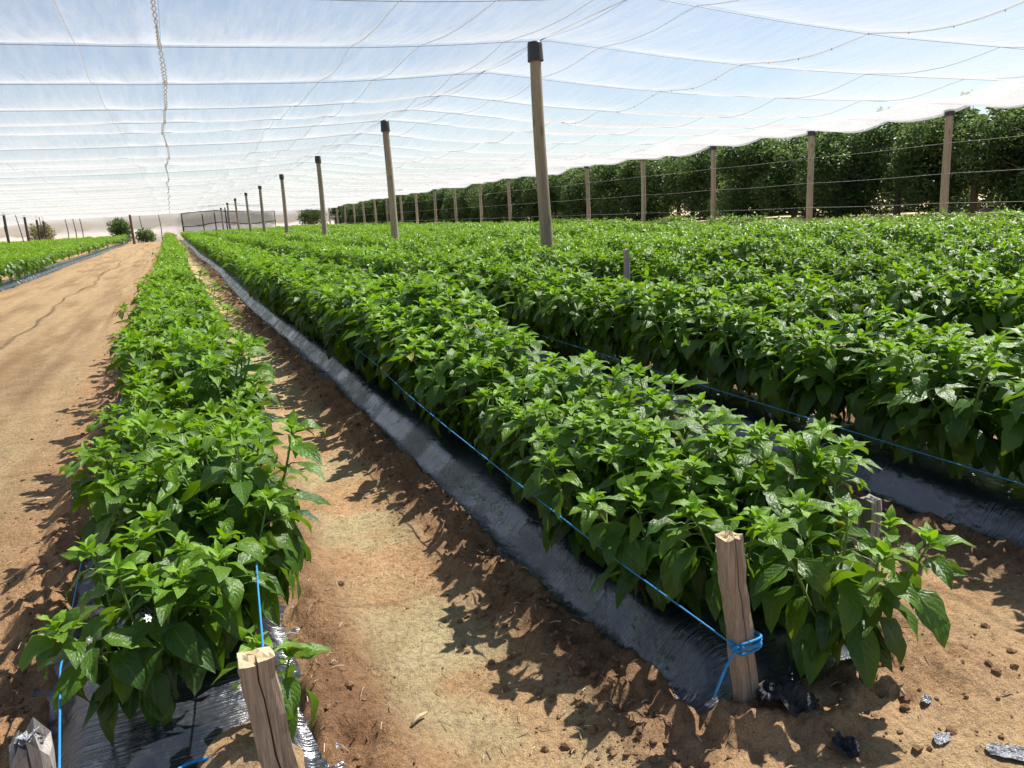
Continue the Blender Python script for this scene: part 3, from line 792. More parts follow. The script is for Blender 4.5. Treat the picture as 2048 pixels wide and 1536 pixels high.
# ------------------------------------------------------------------ pepper leaves and plants
def leaf_template(nt_, nu, curve, fold, wave, ratio, seed, twist=0.0):
    r = np.random.default_rng(seed)
    t = np.linspace(0, 1, nt_) ** .92
    hw = ratio * (np.sin(np.pi * np.clip(t, 0, 1) ** .72)) ** .85 * (1 - .25 * t)
    hw[-1] = .0; hw[0] = .02
    u = np.linspace(-1, 1, nu)
    ang = -curve * (t ** 1.2) + .15
    ds = np.diff(t, prepend=0)
    cy = np.cumsum(np.cos(ang) * ds); cz = np.cumsum(np.sin(ang) * ds)
    U, T = np.meshgrid(u, t); HW = hw[:, None]
    X = U * HW
    ph = r.uniform(0, 6.28, 2)
    lift = fold * np.abs(U) * HW + wave * HW * np.abs(U) * np.where(U > 0, np.sin(T * 13 + ph[0]), np.sin(T * 12 + ph[1]))
    lift = lift - .12 * (U ** 2) * HW
    sn, cn = np.sin(ang)[:, None], np.cos(ang)[:, None]
    Y = cy[:, None] - sn * lift; Z = cz[:, None] + cn * lift
    tw = twist * T
    X2 = X * np.cos(tw); Z = Z + X * np.sin(tw)
    V = np.stack([X2, Y, Z], -1).reshape(-1, 3)
    a, b = np.meshgrid(np.arange(nt_ - 1), np.arange(nu - 1), indexing='ij')
    i = a * nu + b
    Q = np.stack([i, i + 1, i + nu + 1, i + nu], -1).reshape(-1, 4)
    return V, Q, np.stack([U, T], -1).reshape(-1, 2)
NVAR = 8
_cv = [.7, 1.0, 1.35, .5, 1.15, .85, 1.6, .3]
_fd = [.35, .5, .28, .6, .4, .22, .55, .45]
_wv = [.18, .28, .14, .22, .32, .2, .25, .15]
_rt = [.29, .26, .31, .24, .28, .30, .27, .23]
_tw = [.3, -.4, .2, -.2, .5, -.3, .1, -.1]
LEAF_HI = [leaf_template(7, 5, _cv[k], _fd[k], _wv[k], _rt[k], k, _tw[k]) for k in range(NVAR)]
LEAF_MID = [leaf_template(5, 3, _cv[k], _fd[k], _wv[k] * .7, _rt[k], k, _tw[k]) for k in range(NVAR)]
LEAF_LO = [leaf_template(3, 3, _cv[k], _fd[k], 0, _rt[k] * 1.05, k, _tw[k]) for k in range(NVAR)]

def dirs(az, el):
    return np.stack([np.cos(el) * np.cos(az), np.cos(el) * np.sin(az), np.sin(el)], -1)

def grow_plant(seed, height, spread, nstem, dens=1.0, low=True):
    """returns leaves (dict of arrays) and stems (list of polylines)"""
    r = np.random.default_rng(seed)
    P, AZ, EL, LN, TN, RO = [], [], [], [], [], []
    stems = []; petioles = []
    fork = height * .2
    stems.append((np.array([(0, 0, -.03), (.004, .003, fork * .6), (0, 0, fork)]), np.array([.009, .008, .008])))
    a0 = r.uniform(0, 6.28)
    for s in range(nstem):
        az = a0 + s * 6.283 / nstem + r.normal(0, .3)
        sp = spread * r.uniform(.35, 1.0)
        if s == 0: sp *= .2
        hh = height * r.uniform(.82, 1.03)
        tt = np.linspace(0, 1, 7)
        rad = sp * tt ** .8
        pts = np.stack([np.cos(az) * rad + .012 * np.sin(tt * 5 + s), np.sin(az) * rad + .012 * np.cos(tt * 4 + s), fork + (hh - fork) * tt ** .92], -1)
        pts[0] = (0, 0, fork)
        stems.append((pts, np.linspace(.007, .003, 7)))
        nn = int(round(12 * dens * r.uniform(.85, 1.15)))
        ph = r.uniform(0, 6.28)
        for k in range(nn):
            f = (.10 if low else .25) + .86 * (k + r.uniform(0, .6)) / nn
            p = np.array([np.interp(f, tt, pts[:, c]) for c in range(3)])
            la = ph + k * 2.4 + r.normal(0, .35)
            # leaves turn to the outside of the plant
            oa = math.atan2(p[1], p[0])
            dd = (oa - la + math.pi) % (2 * math.pi) - math.pi
            la = la + dd * min(.5, np.hypot(p[0], p[1]) / spread * .5)
            pl = r.uniform(.035, .075) * (1.15 - .5 * f)
            pe = r.uniform(.2, .8)
            q = p + dirs(la, pe) * pl
            petioles.append((p, q))
            el = r.normal(-.85 + 1.3 * f ** 2, .26)
            P.append(q); AZ.append(la + r.normal(0, .2)); EL.append(np.clip(el, -1.35, .7))
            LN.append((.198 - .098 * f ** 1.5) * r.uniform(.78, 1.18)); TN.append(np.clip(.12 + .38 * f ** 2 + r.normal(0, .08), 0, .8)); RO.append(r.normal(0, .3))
        tip = pts[-1]
        for k in range(int(round(7 * max(.7, dens)))):
            la = k * 2.4 + r.uniform(0, .6); f = k / 7
            P.append(tip + np.array([0, 0, .012 * (1 - f) - .02 * f])); AZ.append(la); EL.append(r.normal(1.15 - 1.0 * f, .15))
            LN.append(r.uniform(.045, .062) + .045 * f); TN.append(np.clip(.98 - .35 * f + r.normal(0, .06), 0, 1)); RO.append(r.normal(0, .25))
    L = dict(p=np.array(P), az=np.array(AZ), el=np.array(EL), ln=np.array(LN), tn=np.array(TN), ro=np.array(RO))
    L['var'] = r.integers(0, NVAR, len(P))
    return L, stems, petioles

def leaf_frames(L):
    d = dirs(L['az'], L['el'])
    side = np.stack([np.sin(L['az']), -np.cos(L['az']), 0 * L['az']], -1)
    up = np.cross(side, d)
    c, s = np.cos(L['ro'])[:, None], np.sin(L['ro'])[:, None]
    x = side * c + up * s; z = up * c - side * s
    return x, d, z          # local X, Y, Z axes in plant space

def leaves_mesh_arrays(L, templ, scale=1.0):
    x, y, z = leaf_frames(L)
    VV, QQ, UV, TN = [], [], [], []; n = 0
    for k in range(NVAR):
        m = np.where(L['var'] == k)[0]
        if not len(m): continue
        V, Q, uv = templ[k]
        l = (L['ln'][m] * scale)[:, None, None]
        W = (V[None, :, 0:1] * x[m][:, None] + V[None, :, 1:2] * y[m][:, None] + V[None, :, 2:3] * z[m][:, None]) * l + L['p'][m][:, None]
        nv = len(V)
        VV.append(W.reshape(-1, 3)); QQ.append((Q[None] + (np.arange(len(m)) * nv)[:, None, None] + n).reshape(-1, 4))
        UV.append(np.tile(uv, (len(m), 1))); TN.append(np.repeat(L['tn'][m], nv)); n += len(m) * nv
    return np.concatenate(VV), np.concatenate(QQ), np.concatenate(UV), np.concatenate(TN)

def stem_geo(stems, pets, sides=6):
    g = Geo()
    for p, r in stems: g.tube(p, r, sides, False)
    for a, b in pets:
        mid = (a + b) / 2 + np.array([0, 0, .006])
        g.tube([a, mid, b], [.0026, .0022, .0018], 4, False)
    return g

# shared leaf meshes: (shape variant, tone step)
TONES = [.10, .25, .42, .6, .8, .98]
leaf_cache = {}
def leaf_mesh(var, tone):
    k = int(np.argmin([abs(t - tone) for t in TONES]))
    if (var, k) not in leaf_cache:
        V, Q, uv = LEAF_HI[var]
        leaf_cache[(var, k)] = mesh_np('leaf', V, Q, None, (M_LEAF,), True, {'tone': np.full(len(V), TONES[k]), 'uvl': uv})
    return leaf_cache[(var, k)]

# archetypes
ARCH = []
for k in range(12):
    hgt = .60 + .02 * (k % 4)
    ARCH.append(grow_plant(1000 + k, hgt, .225 + .022 * (k % 3), 6, 1.12))
arch_stem = [stem_geo(a[1], a[2]).mesh('stem', M_STEM) for a in ARCH]
arch_foliage = []
for a in ARCH:
    v, q, uv, tn = leaves_mesh_arrays(a[0], LEAF_MID)
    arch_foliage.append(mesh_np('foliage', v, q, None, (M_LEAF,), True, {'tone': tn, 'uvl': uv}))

# where every plant stands
plants = []          # x, y, row index, scale, rz
def add_row(ri, r, left):
    step = .335
    for side in (-1, 1):
        y = r['y0'] + (.28 if side < 0 else .46)
        while y < r['y1'] - .3:
            x = r['x'] + (.13 if ri == 0 else .07) + side * {0: .15, 1: .19, 2: .165}.get(ri, .13) + float(row_wander(np.array(y))) + rng.normal(0, .03)
            s = rng.normal(1.09, .07) * (1.0 + (.12 if ri else .0) * sstep(2.6, 5, y)) * (1 + .22 * float(fbm(np.array(y + side * .15), np.array(ri * 5.3), .75, 2, 201)))
            plants.append((x, y + rng.normal(0, .04), ri, float(np.clip(s, .85, 1.38)), rng.uniform(0, 6.28), side))
            y += step
for ri, r in enumerate(ROWS): add_row(ri, r, False)
for ri, r in enumerate(LEFT_ROWS): add_row(100 + ri, r, True)
plants = [p for p in plants if not (p[2] == 0 and p[1] < 2.74) and not (p[2] == 1 and p[1] < 2.15)]
A = np.array([(p[0], p[1]) for p in plants])
sx_, sy_, dep = project(A[:, 0], A[:, 1], A[:, 0] * 0 + .5)
marg = 900 / np.maximum(dep, .6) + 120
vis = (dep > .4) & (sx_ > -marg) & (sx_ < IMG_W + marg)
plants = [p for p, v in zip(plants, vis) if v]
dep = dep[vis]; sx_ = sx_[vis]; sy_ = sy_[vis]
infr = (sx_ > -60) & (sx_ < IMG_W + 60) & (sy_ < IMG_H + 150)
rank = np.where(infr, dep, dep + 1000)
order = np.argsort(rank)
N_DETAIL, N_IND = 64, 292
def WIDE(ri): return {0: .93, 1: 1.16, 2: 1.06}.get(ri, .88)
def bed_z(x, y, ri):
    return float(base_ground(np.array(x), np.array(y))) + BED_H

CARD = ['first', 'second', 'third', 'fourth', 'fifth', 'sixth', 'seventh', 'eighth', 'ninth', 'tenth', 'eleventh', 'twelfth']
seen_count = {}
def row_label(ri, side, inside):
    k = seen_count.get((ri, side), 0)
    if inside: seen_count[(ri, side)] = k + 1
    lim = 12 if ri < 2 else 8
    if not inside: return None
    if ri == 0: row, sd = 'row beside the lane', ('lane side' if side < 0 else 'furrow side')
    elif ri == 1: row, sd = 'row right of furrow', ('furrow side' if side < 0 else 'far side')
    else: row, sd = '%s row from lane' % ORD[ri], ('near side' if side < 0 else 'far side')
    if k < lim:
        end = 'from its near end' if ri < 2 else "from the picture's right edge"
        return 'pepper plant, %s of %s, %s %s' % (sd, row, CARD[k], end)
    return 'pepper plant, %s of %s, beyond its first %s' % (sd, row, 'dozen' if lim == 12 else 'eight')

def place_detailed(arch, x, y, z, s, rz, label, group, wide=1.0):
    L, stems, pets = arch[0], arch[1], arch[2]
    t = empty('pepper_plant', (x, y, z), rz); t.scale = (s * wide, s * wide, s)
    tag(t, label, 'pepper plant', group)
    link('stem', arch[3], t)
    X, Y, Z = leaf_frames(L)
    for k in range(len(L['ln'])):
        o = bpy.data.objects.new('leaf', leaf_mesh(int(L['var'][k]), float(L['tn'][k])))
        COL.objects.link(o); o.parent = t
        l = float(L['ln'][k])
        mm = Matrix(((X[k][0] * l, Y[k][0] * l, Z[k][0] * l, L['p'][k][0]), (X[k][1] * l, Y[k][1] * l, Z[k][1] * l, L['p'][k][1]),
                     (X[k][2] * l, Y[k][2] * l, Z[k][2] * l, L['p'][k][2]), (0, 0, 0, 1)))
        o.matrix_local = mm
    return t
ARCH_D = [(a[0], a[1], a[2], m) for a, m in zip(ARCH, arch_stem)]

stuff_idx = []
for n, i in enumerate(order):
    x, y, ri, s, rz, side = plants[i]
    if n >= N_IND or not infr[i] or ri >= 100:
        stuff_idx.append(i); continue
    z = bed_z(x, y, ri); a = int(rng.integers(0, len(ARCH)))
    inside = 0 < sx_[i] < IMG_W and sy_[i] < IMG_H
    lab = row_label(ri, side, inside)
    if lab is None: stuff_idx.append(i); continue
    grp = 'pepper plants in the %s row' % ORD[ri]
    if n < N_DETAIL:
        place_detailed(ARCH_D[a], x, y, z, s, rz, lab, grp, WIDE(ri))
    else:
        t = empty('pepper_plant', (x, y, z), rz); t.scale = (s * WIDE(ri), s * WIDE(ri), s); tag(t, lab, 'pepper plant', grp)
        link('stem', arch_stem[a], t)
        f = link('foliage', arch_foliage[a], t); f['kind'] = 'stuff'
# plants with a look of their own
small = grow_plant(2001, .30, .10, 2, .55, False)
sm = stem_geo(small[1], small[2]).mesh('stem', M_STEM)
place_detailed((*small[:3], sm), .09, 2.13, .12, 1.0, .4, 'small young pepper shoot just behind the leaning split stake', None)
endp = grow_plant(2003, .58, .36, 8, 1.0)
em = stem_geo(endp[1], endp[2]).mesh('stem', M_STEM)
place_detailed((*endp[:3], em), 1.84, 1.70, .02, 1.02, 1.9, 'low wide pepper plant at the row end, right of the stake with blue twine', None)
endq = grow_plant(2009, .50, .24, 5, 1.0)
eq = stem_geo(endq[1], endq[2]).mesh('stem', M_STEM)
place_detailed((*endq[:3], eq), 1.66, 2.02, .10, 1.0, .7, 'pepper plant directly behind the stake with blue twine', None)
endl = grow_plant(2005, .52, .26, 6, 1.25)
el_ = stem_geo(endl[1], endl[2]).mesh('stem', M_STEM)
place_detailed((*endl[:3], el_), -.27, 2.42, .12, 1.0, .2, 'front pepper plant of the lane row, its leaves hanging over black plastic', None)

endm = grow_plant(2011, .50, .26, 6, 1.2)
em_ = stem_geo(endm[1], endm[2]).mesh('stem', M_STEM)
place_detailed((*endm[:3], em_), -.02, 2.62, .12, 1.05, 1.2, 'pepper plant at the front of the lane row, nearer the furrow', None)
endn = grow_plant(2013, .55, .26, 6, 1.1)
en_ = stem_geo(endn[1], endn[2]).mesh('stem', M_STEM)
place_detailed((*endn[:3], en_), 2.02, 2.12, .10, 1.05, 2.2, 'pepper plant just behind the low end plant, beside the grey stake', None)
for (px_, py_, sd_, lb_) in ((1.50, 2.22, 2021, 'pepper plant leaning over the black film, first behind the twine-tied stake'), (1.46, 2.72, 2023, 'pepper plant leaning over the black film, second behind the twine-tied stake'), (.14, 3.02, 2025, 'pepper plant on the furrow side of the lane row, behind its front pair')):
    ex = grow_plant(sd_, .52, .25, 6, 1.15)
    exm = stem_geo(ex[1], ex[2]).mesh('stem', M_STEM)
    place_detailed((*ex[:3], exm), px_, py_, .11, 1.02, sd_ * 1.3, lb_, None)
# small white flowers on the front plant
fp = bpy.data.objects[[o.name for o in bpy.data.objects if o.get('label', '').startswith('front pepper plant of the lane row')][0]]
g = Geo()
for k in range(6):
    a = k * 1.047; c, s_ = math.cos(a), math.sin(a)
    g.add([(0, 0, 0), (c * .007 - s_ * .004, s_ * .007 + c * .004, .002), (c * .014, s_ * .014, .0), (c * .007 + s_ * .004, s_ * .007 - c * .004, .002)], [(0, 3, 2, 1)])
g.tube([(0, 0, -.012), (0, 0, 0), (0, 0, .005)], [.001, .003, .0025], 6)
fm = g.mesh('flower', M_PETAL)
for p_ in ((.03, -.16, .40), (-.12, -.12, .37), (.14, -.06, .44)):
    f_ = link('flower', fm, fp, p_); f_.rotation_euler = (R(55), R(20), p_[0] * 9)

# all remaining plants: three levels of leaf detail, one mesh
VV, QQ, TT, nv = [], [], [], 0
def thin(L, n, seed, grow):
    r = np.random.default_rng(seed); top = L['p'][:, 2] + .08 * r.random(len(L['ln']))
    k = np.sort(np.argsort(-top * .6 + .55 * r.random(len(top)))[:n])
    D = {kk: vv[k] for kk, vv in L.items()}; D['ln'] = D['ln'] * grow; return D
lod = []
for a in ARCH:
    near = leaves_mesh_arrays(a[0], LEAF_LO)
    mid = leaves_mesh_arrays(thin(a[0], 44, 1, 1.25), LEAF_LO)
    far = leaves_mesh_arrays(thin(a[0], 26, 2, 1.6), LEAF_LO)
    lod.append((near, mid, far))
for i in stuff_idx:
    x, y, ri, s, rz, side = plants[i]; d = dep[i]
    if d > 62 and rng.random() < .45: continue
    s2 = s * (1.12 if d > 62 else 1.0)
    lv = 0 if d < 15 else (1 if d < 36 else 2)
    v, q, uv, tn = lod[int(rng.integers(0, len(ARCH)))][lv]
    wd = WIDE(ri) if d < 60 else 1.0
    c, sn = math.cos(rz) * s2 * wd, math.sin(rz) * s2 * wd
    w = np.empty_like(v); w[:, 0] = v[:, 0] * c - v[:, 1] * sn + x; w[:, 1] = v[:, 0] * sn + v[:, 1] * c + y; w[:, 2] = v[:, 2] * s2 + bed_z(x, y, ri)
    VV.append(w); QQ.append(q + nv); TT.append(tn); nv += len(v)
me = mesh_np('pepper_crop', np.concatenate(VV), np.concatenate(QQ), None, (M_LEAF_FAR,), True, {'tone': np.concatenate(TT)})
o = link('pepper_crop', me); tag(o, 'green pepper crop filling the far rows on both sides of the lane', 'crop', None, 'stuff')
print('plants', len(plants), 'stuff', len(stuff_idx), 'quads', sum(len(q) for q in QQ))

# ------------------------------------------------------------------ stakes and twine
def make_stake(name, base, top_xy, z0, z1, w, d, mat, seed, label, cracks=2, rough=.0028):
    r = np.random.default_rng(seed)
    t = empty(name, (base[0], base[1], 0)); tag(t, label, 'stake')
    sec = [(-1, -.92), (-.55, -1.0), (-.06, -.98), (0, -.72), (.06, -1.0), (.6, -.96), (1, -.85), (1.02, .1), (.9, 1), (.2, .95), (-.7, 1.02), (-1.04, .8), (-.98, .06)]
    sec = np.array(sec) * np.array([w / 2, d / 2])
    nz = 16; zs = np.linspace(z0, z1, nz)
    V = []
    for k, z in enumerate(zs):
        f = (z - z0) / (z1 - z0)
        c = np.array([(top_xy[0] - base[0]) * f, (top_xy[1] - base[1]) * f])
        j = 1 + .02 * r.standard_normal((len(sec), 1))
        s = sec.copy(); s[3, 1] = sec[3, 1] * (1 - .25 * (1 - abs(2 * f - 1.1)))
        zz = np.full(len(sec), z)
        if k == nz - 1: zz = z + rough * r.standard_normal(len(sec)) * 1.6
        V.append(np.column_stack([s * j + c + .002 * r.standard_normal(2), zz]))
    V = np.concatenate(V); n = len(sec)
    i, j = np.meshgrid(np.arange(nz - 1), np.arange(n), indexing='ij')
    Q = np.stack([i * n + j, i * n + (j + 1) % n, (i + 1) * n + (j + 1) % n, (i + 1) * n + j], -1).reshape(-1, 4)
    me = mesh_np('shaft', V, Q, None, (mat,), False)
    link('shaft', me, t)
    # splintered, sawn top
    g = Geo(); c = np.array([top_xy[0] - base[0], top_xy[1] - base[1]])
    top = V[-n:]
    rings = [top]; 
    for f, dz in ((.72, .002), (.4, -.004)):
        rr = top.copy(); rr[:, :2] = c + (top[:, :2] - c) * f; rr[:, 2] = z1 + dz + rough * 1.8 * r.standard_normal(n); rings.append(rr)
    ctr = np.array([[c[0], c[1], z1 + .002]])
    vv = np.concatenate(rings + [ctr]); q = []
    for a in range(2):
        for k in range(n): q.append((a * n + k, a * n + (k + 1) % n, (a + 1) * n + (k + 1) % n, (a + 1) * n + k))
    tr = [(2 * n + k, 2 * n + (k + 1) % n, 3 * n) for k in range(n)]
    g.add(vv, q, tr)
    g.obj('sawn_top', M_STRAW if mat is not M_STAKE_GREY else mat, t, False)
    return t
make_stake('wooden_stake', (1.475, 1.69), (1.385, 1.705), -.12, .63, .064, .058, M_STAKE, 1, 'upright brown hardwood stake wrapped with blue twine at the row end')
make_stake('wooden_stake', (.10, 1.70), (.045, 1.73), -.1, .625, .078, .07, M_STAKE, 2, 'cracked brown stake standing in sand at the front of the lane row')
st = make_stake('wooden_stake', (-.44, 1.70), (-.42, 1.73), -.1, .55, .075, .07, M_STAKE_GREY, 3, 'dark stake with crumpled film on top, cut off at the bottom left corner', rough=.012)
make_stake('wooden_stake', (2.27, 1.98), (2.27, 1.98), -.1, .47, .055, .06, M_STAKE_GREY, 4, 'short weathered grey stake top behind the end plant')
make_stake('wooden_stake', (1.98, 8.85), (1.98, 8.85), 0, 1.02, .055, .055, M_STAKE_GREY, 5, 'weathered stake top sticking out of the second row')
make_stake('wooden_stake', (4.98, 8.05), (4.98, 8.05), 0, 1.06, .06, .06, M_STAKE_GREY, 6, 'grey stake top between the third and fourth rows, before the tallest pole')
# crumpled film on the corner stake
g = Geo(); r = np.random.default_rng(5)
for k in range(9):
    a = r.uniform(0, 6.28, 4); p = np.column_stack([np.cos(a) * .035 * r.uniform(.4, 1, 4), np.sin(a) * .035 * r.uniform(.4, 1, 4), .555 + r.uniform(-.02, .03, 4)])
    g.add(p, [(0, 1, 2, 3)])
o = g.obj('film_scrap', M_SCRAP, None, False, (-.42, 1.73, 0)); tag(o, 'crumpled grey film on top of the corner stake', 'plastic scrap')

def twine(name, pts, r, label, group='blue twines along the rows', sub=6):
    pts = np.array(pts, float)
    t = np.linspace(0, len(pts) - 1, (len(pts) - 1) * sub + 1)
    p = np.stack([np.interp(t, np.arange(len(pts)), pts[:, c]) for c in range(3)], -1)
    g = Geo(); g.tube(p, r, 6)
    o = g.obj(name, M_TWINE); tag(o, label, 'twine', group); return o
zW = .275
tw = empty('stake_twine', (1.44, 1.69, zW)); tag(tw, 'bright blue twine tied round the brown stake with a loose tail', 'twine')
g = Geo(); th = np.linspace(0, 2 * math.pi * 5, 90)
cx, cy = -.0005, .002
rx, ry = .043, .038
g.tube(np.column_stack([cx + np.sign(np.cos(th)) * rx * np.abs(np.cos(th)) ** .55, cy + np.sign(np.sin(th)) * ry * np.abs(np.sin(th)) ** .55, -.018 + .036 * th / th[-1] + .006 * np.sin(th * 1.3)]), .0042, 6)
g.obj('wrap', M_TWINE, tw)
g = Geo(); g.tube([(-.044, -.02, .004), (-.055, -.028, .012), (-.066, -.024, .004), (-.058, -.018, -.006), (-.05, -.03, .0)], .006, 6); g.obj('knot', M_TWINE, tw)
g = Geo(); t_ = np.linspace(0, 1, 10); g.tube(np.column_stack([-.06 - .105 * t_ ** 1.1, -.026 - .035 * t_, .0 - .03 * t_ - .075 * t_ ** 2]), .0045, 6); g.obj('tail', M_TWINE, tw)
pts = [(1.385, 1.67, zW + .01), (1.30, 2.15, .36), (1.245, 2.56, .42), (1.245, 3.2, .435), (1.25, 3.95, .45), (1.27, 4.8, .465), (1.335, 5.95, .48), (1.36, 7.0, .49), (1.36, 8.8, .52)]
twine('row_twine', pts, .0028, 'long blue twine along the left side of the row right of the furrow')
pts = [(3.235 + .5 * float(row_wander(np.array(y))), y, .315 + .008 * (y - 1.3)) for y in np.arange(1.3, 30, 1.4)]
twine('row_twine', pts, .0024, 'blue twine along the left side of the third row')
pts = [(5.18 + float(row_wander(np.array(y))), y, .45 + .01 * math.sin(y * 2)) for y in np.arange(1.6, 30, 1.4)]
twine('row_twine', pts, .0028, 'blue twine along the left side of the fourth row')
twine('row_twine', [(.062, 1.775, .50), (.10, 2.4, .47), (.17, 3.4, .45), (.19, 6, .45)], .0032, 'blue twine from the cracked stake into the plants, on its right side')
twine('row_twine', [(-.40, 1.76, .36), (-.47, 2.4, .36), (-.5, 4, .38), (-.5, 7, .4)], .0032, 'blue twine running past the lane row on its dirt lane side')
# bow at the foot of the cracked stake
bw_ = empty('stake_twine', (.085, 1.70, .24)); tag(bw_, 'blue twine loop on the cracked stake at the bottom edge', 'twine')
g = Geo(); th = np.linspace(0, 6.283 * 3, 50); g.tube(np.column_stack([-.003 + .045 * np.cos(th), .003 + .041 * np.sin(th), -.012 + .024 * th / th[-1]]), .0042, 6); g.obj('wrap', M_TWINE, bw_)
g = Geo(); g.tube([(.045, -.02, .005), (.07, -.015, .028), (.095, -.0, .02), (.115, .0, -.02), (.12, -.02, -.07)], .0042, 6); g.obj('tail', M_TWINE, bw_)

# ------------------------------------------------------------------ things lying on the ground
def gz(x, y): return float(soil_height(np.array([x]), np.array([y]))[0])
def crumpled(name, x, y, sx, sy, seed, mat, label, lift=.02, rz=0., cat='plastic scrap', h=None, group=None):
    r = np.random.default_rng(seed); n = 9 if name != 'film_skirt' else 17
    u = np.linspace(-1, 1, n); U, W = np.meshgrid(u, u, indexing='ij')
    k = np.maximum(np.abs(U), np.abs(W)); rr = np.hypot(U, W) + 1e-6
    U2 = U * k / rr * (1 + .3 * fbm(U + seed, W, 1.5, 3, seed)); W2 = W * k / rr * (1 + .3 * fbm(U, W + seed, 1.5, 3, seed + 5))
    c, s = math.cos(rz), math.sin(rz)
    X = (U2 * c * sx - W2 * s * sy); Y = (U2 * s * sx + W2 * c * sy)
    Z = lift * (1 + fbm(U * 2.2 + seed, W * 2.2, 1.2, 3, seed + 9)) * .6
    base = np.array([[gz(x + a, y + b) for a, b in zip(ra, rb)] for ra, rb in zip(X, Y)])
    if h is not None: base = np.full_like(base, h)
    V = np.stack([X, Y, base + Z + .004], -1).reshape(-1, 3)
    me = mesh_np(name, V, grid_quads(n, n), None, (mat,), name == 'film_skirt')
    o = link(name, me, None, (x, y, 0)); tag(o, label, cat, group); return o
crumpled('film_scrap', 2.03, 1.22, .075, .035, 1, M_SCRAP, 'large shiny silver film scrap on sand at the right picture edge', .012, 2.2)
crumpled('film_scrap', 1.90, 1.36, .035, .02, 2, M_SCRAP, 'small shiny film scrap on sand left of the large silver one', .008, .2)
crumpled('film_scrap', 1.78, 1.25, .04, .016, 3, M_SCRAP, 'shiny film strip on sand at the bottom picture edge', .008, -.2)
crumpled('film_scrap', 1.98, 1.48, .02, .014, 4, M_SCRAP, 'tiny shiny film scrap on sand near the end plant', .01, .2)
crumpled('film_skirt', 1.53, 1.61, .11, .06, 6, M_SKIRT, 'black film bunched round the foot of the stake with blue twine', .05, -.2)
crumpled('film_skirt', 1.60, 1.44, .045, .035, 7, M_SKIRT, 'small dark film end poking out of sand before the row end', .03, .3)
# sand poured over the front of the first bed
g = Geo(); n = 34; u = np.linspace(-1, 1, n); U, W = np.meshgrid(u, u, indexing='ij'); rr = np.hypot(U, W) * (1 + .3 * fbm(U, W, 1.7, 3, 77))
Z = .075 * (1 - sstep(.25, .95, rr)) - .04 + .012 * fbm(U, W, 4, 4, 78) * (rr < 1.1)
Z = Z + bed_profile(U * .27 + .22) - BED_H - .05 * sstep(.75, 1.0, rr)
V = np.stack([U * .27, W * .30, Z], -1).reshape(-1, 3)
me = mesh_np('sand_patch', V, grid_quads(n, n), None, (M_SOIL,), True, {'soil': np.tile([.54, .36, .21], (n * n, 1))})
o = link('sand_patch', me, None, (.01, 2.08, BED_H + .004)); tag(o, 'patch of pale sand spilled on black plastic round the cracked stake', 'sand', None, 'stuff')

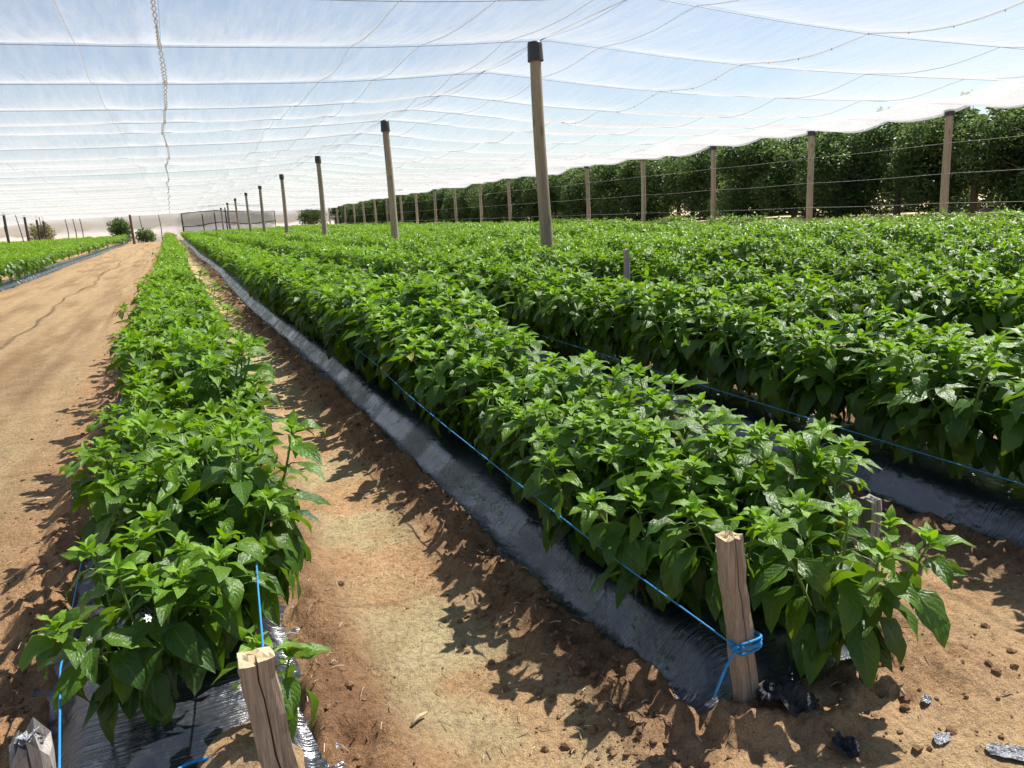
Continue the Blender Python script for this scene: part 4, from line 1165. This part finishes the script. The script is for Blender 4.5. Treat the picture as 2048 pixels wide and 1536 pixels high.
# clods and litter: nobody could count them
def clods():
    r = np.random.default_rng(12); g = Geo()
    ico_v = []; 
    for la in (-.6, .6):
        for k in range(5):
            a = k * 1.2566 + (.628 if la > 0 else 0); ico_v.append((math.cos(a) * .85, math.sin(a) * .85, la * .8))
    ico_v = np.array([(0, 0, -1.)] + ico_v + [(0, 0, 1.)])
    tris = []
    for k in range(5):
        k2 = (k + 1) % 5
        tris += [(0, 1 + k2, 1 + k), (1 + k, 1 + k2, 6 + k), (6 + k, 1 + k2, 6 + k2), (11, 6 + k, 6 + k2)]
    spots = []
    for _ in range(5200):
        b = r.random(); y = 1.2 + 14 * r.random() ** 2.2
        if b < .5: x = 1.2 - abs(r.normal(0, .2)); 
        elif b < .58: x = .22 + abs(r.normal(0, .12))
        elif b < .85: x = -.66 - abs(r.normal(0, .22))
        elif b < .93: x = r.uniform(.6, 2.6); y = r.uniform(1.05, 1.75)
        else: x = 3.2 - abs(r.normal(0, .35))
        spots.append((x, y))
    P = np.array(spots); Z = soil_height(P[:, 0], P[:, 1])
    for (x, y), z in zip(P, Z):
        s = .003 + .014 * r.random() ** 5
        v = ico_v * (1 + .25 * r.standard_normal(ico_v.shape)) * s * np.array([1.2, 1, .75])
        a = r.uniform(0, 6.28); ca, sa = math.cos(a), math.sin(a)
        v = v @ np.array([[ca, sa, 0], [-sa, ca, 0], [0, 0, 1]]) + np.array([x, y, z + s * .25]); g.add(v, None, tris)
    o = g.obj('soil_clods', M_CLOD, None, False); tag(o, 'loose brown clods of soil along the bed edges', 'soil', None, 'stuff')
clods()
def litter():
    r = np.random.default_rng(15); g = Geo()
    n = 1100
    x = np.where(r.random(n) < .6, r.uniform(.2, 1.2, n), np.where(r.random(n) < .5, r.uniform(1.0, 2.9, n), r.uniform(-1.3, -.65, n)))
    y = 1.1 + 8 * r.random(n) ** 2
    z = soil_height(x, y)
    for a, b, c in zip(x, y, z):
        l = r.uniform(.012, .05); t = r.uniform(0, 6.28); d = np.array([math.cos(t), math.sin(t), r.normal(0, .12)]) * l
        p = np.array([a, b, c + .006]); bend = np.array([0, 0, r.uniform(0, .01)])
        g.tube([p, p + d * .5 + bend, p + d], r.uniform(.0008, .0022), 4, False)
    o = g.obj('straw_litter', M_STRAW, None, False); tag(o, 'scattered straw bits and dry stalks on the furrow floor', 'straw', None, 'stuff')
litter()
for k, (x, y, l, a, lab) in enumerate([(.52, 2.15, .07, .5, 'pale dry stick lying across the furrow, largest there'), (1.95, 1.55, .05, 1.2, 'short whitish stick on sand near the end plant'), (-.98, 5.3, .16, .1, 'pale flat wood chip on the dirt lane edge'), (.58, 5.0, .12, .1, 'thin dark stick in the furrow beside the lane row')]):
    g = Geo(); z = gz(x, y) + .012; c, s = math.cos(a) * l / 2, math.sin(a) * l / 2
    g.tube([(-c, -s, z), (0, .004, z + .006), (c, s, z + .002)], [.005, .007, .004], 6)
    tag(g.obj('dry_stick', M_STRAW if k != 3 else M_BARK, None, True, (x, y, 0)), lab, 'stick')
# drip hose end
g = Geo(); th = np.linspace(.4, 2.9, 14); g.tube(np.column_stack([.05 * np.cos(th), .03 * np.sin(th), .02 + 0 * th]), .005, 6)
tag(g.obj('drip_hose', M_TWINE, None, True, (-.14, 2.06, BED_H)), 'curved end of a blue hose on black plastic at the bottom edge', 'hose')
